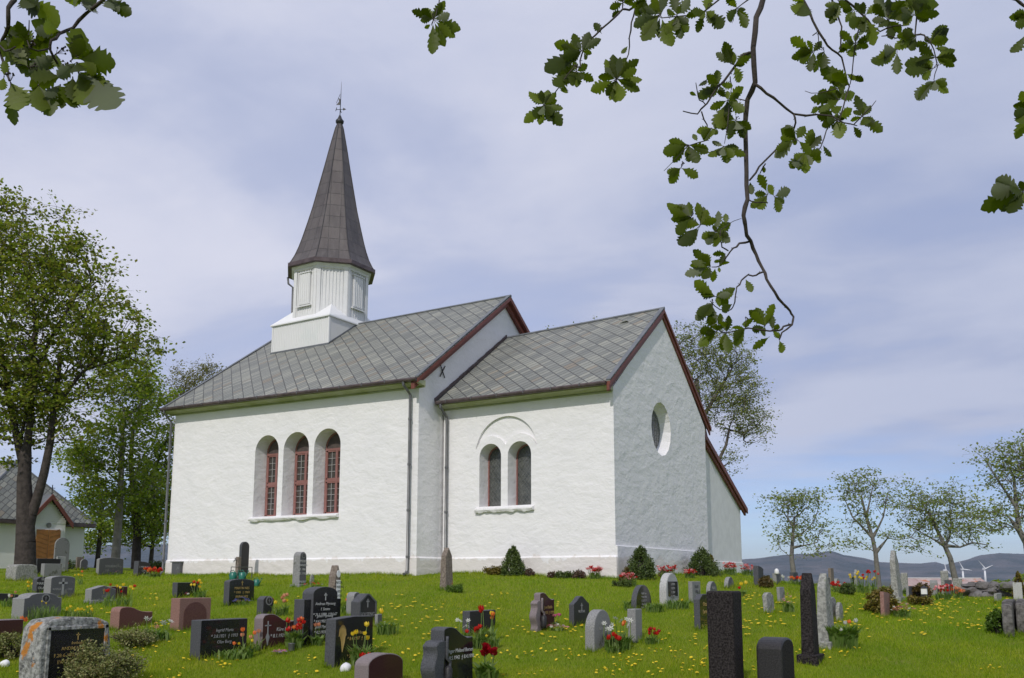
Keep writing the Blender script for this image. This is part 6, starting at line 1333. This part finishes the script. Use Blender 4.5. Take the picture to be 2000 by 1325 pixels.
CL = [ # cluster centre, leaf tips, depth
 ((846,38), [(806,22),(822,40),(862,8),(843,101),(887,72),(897,57),(868,5)], D0+.3),
 ((1136,100), [(1085,86),(1100,112),(1170,78),(1155,105),(1067,140),(1104,127),(1120,70),(1150,66)], D0), ((1175,66), [(1160,46)], D0),
 ((1126,140), [(1082,168),(1113,168),(1124,170),(1158,158),(1090,148),(1145,128),(1100,125)], D0), ((1062,205), [(1034,182),(1057,178),(1085,183),(1098,212),(1025,238),(1054,243),(1095,243),(1076,214)], D0),
 ((1204,155), [(1183,120),(1198,108),(1217,125),(1247,118),(1252,155),(1247,178),(1156,177),(1192,195),(1215,198),(1170,150)], D0), ((1217,6), [(1193,16),(1237,8),(1205,-14),(1240,-10)], D0),
 ((1290,28), [(1257,82),(1265,60),(1238,50),(1310,90),(1250,20),(1275,-5),(1300,-10)], D0-.2), ((1322,30), [(1300,66),(1345,62),(1330,75),(1345,0),(1315,-8)], D0-.2), ((1378,22), [(1362,62),(1352,25),(1395,46),(1412,56),(1385,-8)], D0-.2), ((1440,16), [(1458,54),(1455,20),(1420,40),(1420,-5)], D0-.2), ((1262,-2), [(1240,30),(1235,14),(1265,38)], D0-.2),
 ((1434,128), [(1400,105),(1415,84),(1463,112),(1445,160),(1466,100)], D0), ((1405,165), [(1381,148),(1400,138),(1366,192),(1388,188),(1430,168)], D0), ((1421,196), [(1448,172),(1388,212),(1452,218),(1398,248),(1412,252),(1440,200)], D0), ((1437,235), [(1466,252),(1452,268),(1425,272),(1416,225)], D0), ((1390,250), [(1362,258),(1375,275),(1402,262)], D0),
 ((1344,283), [(1308,275),(1297,298),(1316,316),(1382,292),(1362,318),(1350,306)], D0), ((1330,328), [(1309,357),(1304,338),(1362,346)], D0), ((1413,286), [(1385,308),(1420,318),(1453,304),(1392,278),(1440,290)], D0),
 ((1660,166), [(1605,134),(1632,140),(1625,160)], D0+.3), ((1610,100), [(1608,134),(1590,140)], D0+.3), ((1588,102), [(1546,76),(1548,113),(1583,139),(1602,84)], D0+.3), ((1640,195), [(1586,192),(1600,180),(1615,208),(1622,170),(1670,182)], D0+.3), ((1635,235), [(1598,228),(1606,246),(1640,270),(1600,210),(1660,214),(1652,255)], D0+.3), ((1685,228), [(1672,190),(1700,208),(1706,238),(1722,256),(1690,246),(1662,236)], D0),
 ((1556,272), [(1535,246),(1524,270),(1515,306),(1570,250),(1585,300)], D0), ((1572,298), [(1543,330),(1573,337),(1602,312),(1602,268),(1588,254),(1550,312)], D0+.2), ((1500,380), [(1482,343),(1468,404),(1480,408)], D0), ((1512,384), [(1544,372),(1524,414),(1500,362)], D0),
 ((1350,425), [(1304,402),(1312,428),(1320,456),(1345,398)], D0), ((1368,440), [(1362,398),(1328,476),(1348,480),(1375,408),(1398,430)], D0), ((1398,452), [(1405,416),(1380,478),(1402,482),(1424,438),(1425,472),(1372,465)], D0),
 ((1388,520), [(1354,490),(1340,538),(1375,546),(1372,500)], D0), ((1404,520), [(1415,498),(1424,512),(1405,532)], D0), ((1398,580), [(1358,550),(1372,575),(1432,566),(1422,594)], D0), ((1392,592), [(1358,625),(1370,612),(1392,634),(1378,600)], D0), ((1400,648), [(1366,674),(1384,620),(1416,630),(1380,650)], D0), ((1418,650), [(1422,687),(1424,618),(1408,672)], D0),
 ((1456,642), [(1431,641),(1436,674),(1470,622)], D0), ((1494,638), [(1464,608),(1478,604),(1512,596),(1470,645),(1490,655)], D0), ((1508,645), [(1522,636),(1524,660),(1508,618)], D0), ((1503,658), [(1472,681)], D0), ((1522,664), [(1528,689)], D0),
 ((1690,30), [(1656,52),(1692,66),(1706,86),(1670,8),(1712,10)], D0+.2), ((1735,40), [(1705,40),(1760,62),(1742,76),(1735,0),(1768,20),(1710,-5)], D0+.2), ((1785,30), [(1750,38),(1765,50),(1800,10),(1832,28),(1812,40),(1775,-6)], D0+.1), ((1770,0), [(1740,18),(1800,-10),(1832,8),(1760,25)], D0+.1), ((1670,85), [(1642,62),(1660,112),(1695,92),(1640,95),(1698,72)], D0+.3), ((1668,20), [(1640,2),(1650,42)], D0+.3),
 ((1790,72), [(1750,92),(1778,100),(1765,60)], D0+.1), ((1815,85), [(1851,58),(1850,78),(1785,88),(1836,50)], D0+.1), ((1828,112), [(1864,98),(1862,130),(1846,124),(1795,92),(1768,128)], D0+.1), ((1752,96), [(1703,128),(1752,146),(1725,100)], D0+.1), ((1822,135), [(1770,140),(1788,136),(1802,154),(1812,118)], D0+.1), ((1825,158), [(1790,197),(1805,170),(1850,182),(1848,154)], D0+.1),
 ((1572,4), [(1548,26),(1570,36),(1548,-4)], D0+.3), ((1640,6), [(1622,46),(1652,12),(1612,10)], D0+.3),
 ((2016,34), [(1973,34),(1985,52)], D0-.3), ((2006,64), [(1976,104)], D0-.3), ((2010,215), [(1982,224),(1985,270),(1994,180)], D0-.3), ((2000,372), [(1945,350),(1921,408),(1972,419),(1990,398)], D0-.3),
 ((40,-5), [(123,42),(60,20)], D1), ((140,-12), [(160,6),(130,5)], D1), ((168,20), [(178,-14),(175,26)], D1), ((212,-4), [(256,28),(214,20)], D1), ((60,92), [(34,44),(50,70)], D1), ((118,62), [(65,44),(72,78)], D1), ((100,78), [(62,112),(74,66)], D1), ((55,132), [(26,68),(8,90)], D1), ((12,100), [(48,60),(40,88)], D1),
 ((140,118), [(156,60),(172,90)], D1), ((150,112), [(219,124),(176,100)], D1), ((120,150), [(38,128),(60,168)], D1), ((75,165), [(98,224),(62,200)], D1), ((20,160), [(30,241),(55,205)], D1), ((118,165), [(122,209),(90,190)], D1), ((142,150), [(152,210),(138,205)], D1), ((152,140), [(172,206),(205,160)], D1), ((170,138), [(221,204),(200,190)], D1), ((8,150), [(2,175),(10,120)], D1), ((110,105), [(60,140),(115,130)], D1), ((150,122), [(112,150),(190,140)], D1)]
def overhang():
    base = CAM + _rt*2.3 - _fw*1.6; base[2] = -1.8
    r = empty('overhanging_tree', base, 'leafy tree whose branches hang into the top of the view', 'tree'); org = base; W_ = lambda a, b_, z: np.array([*(CAM + _rt*a + _fw*b_)[:2], z])
    b = MB(); b.tube([base-org, W_(2.2, -1.5, 0)-org, W_(2.0, -1.2, 1.4)-org, W_(1.8, -.6, 2.5)-org], [.19, .15, .13, .10], 12); b.obj('trunk', MATS['bark'], r, smooth=True)
    limbs = [[W_(1.8, -.6, 2.45), W_(1.6, .6, 3.1), W_(1.3, 2.2, 3.3), W_(.9, 3.2, 3.2), W_(-.1, 3.5, 3.15), W_(-.6, 3.7, 3.0)], [W_(1.8, -.7, 2.4), W_(1.9, 1.2, 2.9), W_(1.7, 2.4, 2.75), W_(1.9, 3.2, 2.6)], [W_(1.8, -.6, 2.4), W_(.6, .3, 2.6), W_(-.6, 1.2, 2.3), W_(-1.1, 1.7, 1.95)]]
    LP = []
    for l in limbs:
        b = MB(); b.tube([p-org for p in l], [.075 - .045*i/(len(l)-1) for i in range(len(l))], 8); b.obj('limb', MATS['bark'], r, smooth=True)
        for p, q in zip(l, l[1:]): LP += [p + (q-p)*t for t in np.linspace(0, 1, 6)]
    rng = np.random.RandomState(8)
    for pts, r0, r1, d in BR:
        n = len(pts); P = []
        for i, (x, y) in enumerate(pts): P.append(at(x, y, d + .04*sin(i*1.1+pts[0][0])))
        k = d/FPX; R = [(r0 + (r1-r0)*i/(n-1))*k*.62 for i in range(n)]
        if pts[0][1] < -30:
            q = min(LP, key=lambda p: np.linalg.norm(p-P[0])); P = [q, (q+P[0])/2 + np.array([0, 0, .05])] + P; R = [R[0]*1.3, R[0]*1.15] + R
        # subdivide with small kinks, like real twigs
        Q = []; RR = []
        for i in range(len(P)-1):
            for t in (0, .5): Q.append(P[i] + (P[i+1]-P[i])*t + (rng.normal(size=3)*k*1.2 if t else 0)); RR.append((R[i] + (R[i+1]-R[i])*t)*(1 + (.18*rng.rand() if t else 0)))
        Q.append(P[-1]); RR.append(R[-1]); b = MB(); b.tube([q-org for q in Q], RR, 6)
        for j in range(1, len(Q)-1, 3):                                    # bud spurs
            v = rng.normal(size=3); v /= np.linalg.norm(v); b.tube([Q[j]-org, Q[j]+v*k*5-org], [RR[j]*.6, RR[j]*.3], 4)
        b.obj('branch', MATS['bark_dark'], r, smooth=True)
    V = []; F = []; V2 = []; F2 = []; tw = MB()
    for bi, (pts, r0, r1, d) in enumerate(BR):                              # single leaves set along the finer twigs
        if r0 > 5.5 or bi in (10,): continue
        for (xa, ya), (xb, yb) in zip(pts[1:], pts[2:]):
            if ya < -5 or rng.rand() < .45: continue
            t = rng.rand(); c = (xa+(xb-xa)*t, ya+(yb-ya)*t); a = math.atan2(yb-ya, xb-xa) + rng.choice([-1, 1])*(.6+.7*rng.rand()); ln = 17+16*rng.rand(); q = (c[0]+cos(a)*4, c[1]+sin(a)*4); tp = (c[0]+cos(a)*ln, c[1]+sin(a)*ln)
            _leaf(rng, at(*q, d), at(*tp, d+rng.normal()*.012), .66+.15*rng.rand(), org, V, F)
    for ci, (c, tips, d) in enumerate(CL):
        cen = list(tips)
        if len(cen) > 1:
            for q_ in range(int(len(cen)*1.3)):
                (ax_, ay_), (bx_, by_) = cen[q_ % len(cen)], cen[(q_+1) % len(cen)]; mx_, my_ = (ax_+bx_)/2, (ay_+by_)/2; f_ = .7+.3*rng.rand(); tips = tips + [(c[0]+(mx_-c[0])*f_+rng.normal()*5, c[1]+(my_-c[1])*f_+rng.normal()*5)]
        for tx, ty in tips:
            if math.hypot(tx-c[0], ty-c[1]) < 12: continue
            dx, dy = tx-c[0], ty-c[1]; ln = math.hypot(dx, dy); k = 1 if d > 2 else 1.9
            s = .06 if ln < 40*k else .16; bx, by = c[0]+dx*s, c[1]+dy*s; tx, ty = tx+dx*.06, ty+dy*.06; dz = rng.normal()*.02
            B = at(bx, by, d+dz*.3); T = at(tx, ty, d+dz+rng.normal()*.012*k); C0 = at(c[0], c[1], d); tw.tube([C0-org, B-org], .0011, 4)
            pale = rng.rand() < (.13 if d > 2 else .2)
            w = (.60 + .16*rng.rand())*(1.1 if ln < 36*k else .95); leaf3(rng, B-org, T-org, w, V2 if pale else V, F2 if pale else F) if False else _leaf(rng, B, T, w, org, V2 if pale else V, F2 if pale else F)
        if ci % 3 == 0 and len(tips) > 3:                                  # flower bud umbel
            p = at(c[0], c[1], d); u = np.array([0, 0, 1.])*.016*(1) + rng.normal(size=3)*.006
            for _ in range(7): q = p + u*1.3 + rng.normal(size=3)*.005; tw.tube([p-org, q-org], .0006, 3); tw.lathe([(.0015, -.0015), (.0025, 0), (.0015, .002)], tuple(q-org), 5)
    fo = MB(); fo.add(V, F, 0); fo.add(V2, F2, 1); fo.add(tw.V, tw.F, 2); me = bpy.data.meshes.new('foliage'); me.from_pydata(fo.V, [], fo.F); me.polygons.foreach_set('material_index', fo.M); link('foliage', me, [LF_NEAR, LF_NEARP, MATS['bark_dark']], r, True)
def _leaf(rng, B, T, w, org, V, F):
    n0 = len(V); leaf3(rng, B, T, w, V, F)
    for i in range(n0, len(V)): V[i] = V[i] - org
overhang()

# ---------------------------------------------------------------- grass
def zgv(X, Y):
    qx, qy = X-CAM[0], Y-CAM[1]; d = np.maximum(qx*_fw[0]+qy*_fw[1], .01); px = 1000 + FPX*(qx*_rt[0]+qy*_rt[1])/np.maximum(d, 4)
    px = np.clip(px, TC[0], TC[-1]); d = np.minimum(d, TD[-1]); i = np.clip(np.searchsorted(TD, d), 1, len(TD)-1); j = np.clip(np.searchsorted(TC, px), 1, len(TC)-1)
    td = np.array(TD, float); tcn = np.array(TC, float); a = (d-td[i-1])/(td[i]-td[i-1]); b = (px-tcn[j-1])/(tcn[j]-tcn[j-1])
    z = (TZ[i-1, j-1]*(1-b) + TZ[i-1, j]*b)*(1-a) + (TZ[i, j-1]*(1-b) + TZ[i, j]*b)*a
    return z + np.where(d < 60, .018*np.sin(X*1.3+.7*Y) + .014*np.sin(Y*2.1-X*.6) + .008*np.sin(3.7*X+2.9*Y), 0)
LF_GRASS = leafmat('grass_blade', [(.145, .225, .008), (.215, .305, .010), (.28, .37, .014), (.34, .40, .03), (.43, .41, .10)], rough=.8, tr=.45, trcol=(1.1, 1.1, .5), spec=.08, patch=[(.45, .42, .60, (.72, .86, .8)), (1.7, .5, .68, (1.18, 1.06, 1.2)), (.16, .45, .6, (.90, 1.02, .9))])
def blades(rng, X, Y, h, w):
    n = len(X); Z = zgv(X, Y); a = rng.rand(n)*2*pi; sx, sy = np.cos(a)*w/2, np.sin(a)*w/2; l = rng.rand(n)*2*pi; lean = h*(.2+.5*rng.rand(n))
    B = np.stack([X, Y, Z-.005], 1); s = np.stack([sx, sy, 0*sx], 1); T = B + np.stack([np.cos(l)*lean, np.sin(l)*lean, h], 1)
    return np.stack([B-s, B+s, T], 1).reshape(-1, 3)
rng = np.random.RandomState(1)
inside = lambda X, Y: ((X > -16.7) & (X < -5.8) & (Y > -1.15)) | ((X > -5.8) & (X < -.05) & (Y > .05)) | ((X < -.3) & (X > -4.8) & (Y > 7.3) & (Y < 11.8))
n = 400000; u = rng.rand(n); d = 1/(u*(1/11.3-1/38.) + 1/38.); lat = (rng.rand(n)*2-1)*.60*d
X = CAM[0] + _rt[0]*lat + _fw[0]*d; Y = CAM[1] + _rt[1]*lat + _fw[1]*d; k = ~inside(X, Y) ; X, Y, d = X[k], Y[k], d[k]
patch = .5 + .5*np.sin(X*.9+2*np.sin(Y*.7))*np.cos(Y*1.1+np.sin(X*.5))
h = (.022 + .035*rng.rand(len(X)))*(1+.5*patch)*(1 + (rng.rand(len(X)) < .03)*1.0); w = .0065*d/13*(.8+.7*rng.rand(len(X)))
VV = [blades(rng, X, Y, h, w)]
for (C, sw, st, rz) in STONES:                                             # longer uncut grass round the foot of each stone
    m = int(90 + 260*(sw+st)); e = rng.rand(m); side = rng.randint(0, 4, m); off = np.abs(rng.normal(size=m))*.045
    lx = np.where(side == 0, off, np.where(side == 1, -st-off, -st*e)); ly = np.where(side < 2, sw*e, np.where(side == 2, -off, sw+off))
    VV.append(blades(rng, C[0]+lx, C[1]+ly, .05+.12*rng.rand(m)**1.5, .007*max(1, depth(C)/14)*(.8+.6*rng.rand(m))))
for a, b_, nn_ in (((-16.75, -1.3), (-5.8, -1.3), 3500), ((-5.7, -.1), (.05, -.1), 2000), ((.08, .0), (.08, 7.4), 1500), ((-.2, 7.5), (-.2, 11.9), 700)):   # along the church walls
    e = rng.rand(nn_); VV.append(blades(rng, a[0]+(b_[0]-a[0])*e + rng.normal(size=nn_)*.06, a[1]+(b_[1]-a[1])*e - np.abs(rng.normal(size=nn_))*.1, .05+.08*rng.rand(nn_), .014+0*e))
tag(fastmesh('grass', np.concatenate(VV), 3, LF_GRASS), kind='stuff', label='mown green lawn grass with longer tufts round the stones', cat='grass')

# dandelions
dm_y = leafmat('dandelion_yellow', [(.78, .50, .01), (.85, .62, .02), (.80, .56, .02)], tr=.15, trcol=(1, 1, 1))
def dandelion_geo():
    b = MB(); n = 10; V = [(0, 0, .012)] + [(.016*cos(2*pi*i/n), .016*sin(2*pi*i/n), .009) for i in range(n)] + [(.022*cos(2*pi*i/n+.3), .022*sin(2*pi*i/n+.3), .001) for i in range(n)]
    F = [(0, 1+i, 1+(i+1) % n) for i in range(n)] + [(1+i, 1+n+i, 1+n+(i+1) % n, 1+(i+1) % n) for i in range(n)]
    b.add([(x, y, z+.055) for x, y, z in V], F, 0); b.tube([(0, 0, 0), (0, 0, .056)], .0025, 4, m=1); return b
gb = dandelion_geo(); proto = gb.obj('dandelion', [dm_y, LF_TULIP]); dmesh = proto.data; bpy.data.objects.remove(proto)
PATCH = [(1010, 1275, 130, 26, 120), (1330, 1275, 70, 30, 60), (560, 1300, 200, 22, 40), (300, 1270, 60, 40, 36), (200, 1195, 80, 14, 26), (720, 1230, 50, 40, 22), (850, 1215, 90, 20, 36), (1150, 1215, 160, 18, 40), (1450, 1230, 60, 40, 60), (1560, 1190, 60, 16, 40), (1850, 1195, 90, 22, 120), (1750, 1250, 150, 40, 50), (1880, 1175, 60, 8, 60), (1450, 1180, 60, 12, 40), (640, 1190, 150, 20, 24), (420, 1300, 100, 20, 16), (700, 1160, 200, 12, 20), (1650, 1215, 60, 20, 30), (1250, 1300, 120, 20, 30), (1400, 1310, 60, 14, 14), (760, 1310, 60, 14, 14)]
rng = np.random.RandomState(12); pos = []
for cx, cy, sx, sy, n in PATCH:
    for q_ in range(n):
        if q_ % 5 == 0: gx, gy = cx + rng.normal()*sx, cy + rng.normal()*sy
        x, y = gx + rng.normal()*16, gy + rng.normal()*5
        if -20 < x < 2020 and 1160 < y < 1335:
            P = G(x, y)
            if not any(-.1 < (P[0]-C[0]) + st < st+.1 and -.1 < (P[1]-C[1]) < sw+.1 for C, sw, st, _r in STONES): pos.append(P)
pos.sort(key=depth)
for P in pos[:300]:
    o = bpy.data.objects.new('dandelion', dmesh); COL.objects.link(o); o.location = (P[0], P[1], P[2]-.01); s = .85+.5*rng.rand(); o.scale = (s, s, .6+.6*rng.rand()); o.rotation_euler = (rng.normal()*.25, rng.normal()*.25, rng.rand()*6)
    tag(o, 'yellow dandelion flowering in the churchyard grass', 'dandelion', 'dandelions scattered over the lawn')
b = MB()
for P in pos[300:]:
    s = 1.2 + .5*rng.rand(); b.add([(v[0]*s+P[0], v[1]*s+P[1], v[2]+P[2]-.01) for v in gb.V[:21]], [f for f in gb.F[:20]])
if b.V: tag(b.obj('far_dandelions', dm_y), kind='stuff', label='many small yellow dandelions farther off in the lawn', cat='dandelions')
b = MB()
for _ in range(90):
    x, y = rng.rand()*2000, 1160 + rng.rand()*140; P = G(x, y); s = .012; b.add([(P[0]+s*cos(2*pi*i/6), P[1]+s*sin(2*pi*i/6), P[2]+.05) for i in range(6)], [tuple(range(6))])
tag(b.obj('daisies', BL['white']), kind='stuff', label='tiny white daisies dotted in the lawn', cat='daisies')

# ---------------------------------------------------------------- haze: a closed box of thin even air round everything
hm = bpy.data.materials.new('haze'); hm.use_nodes = True; N = NT(hm.node_tree); N.n.clear(); ho = N.new('ShaderNodeOutputMaterial'); pv = N.new('ShaderNodeVolumePrincipled')
pv.inputs['Color'].default_value = (.62, .76, 1.0, 1); pv.inputs['Density'].default_value = 5e-5; pv.inputs['Anisotropy'].default_value = .1; N.l.new(pv.outputs[0], ho.inputs['Volume'])
b = MB(); b.box(-9600, 9600, -9600, 9600, -30, 330); o = b.obj('haze', hm); tag(o, kind='stuff', label='thin pale air haze', cat='haze')
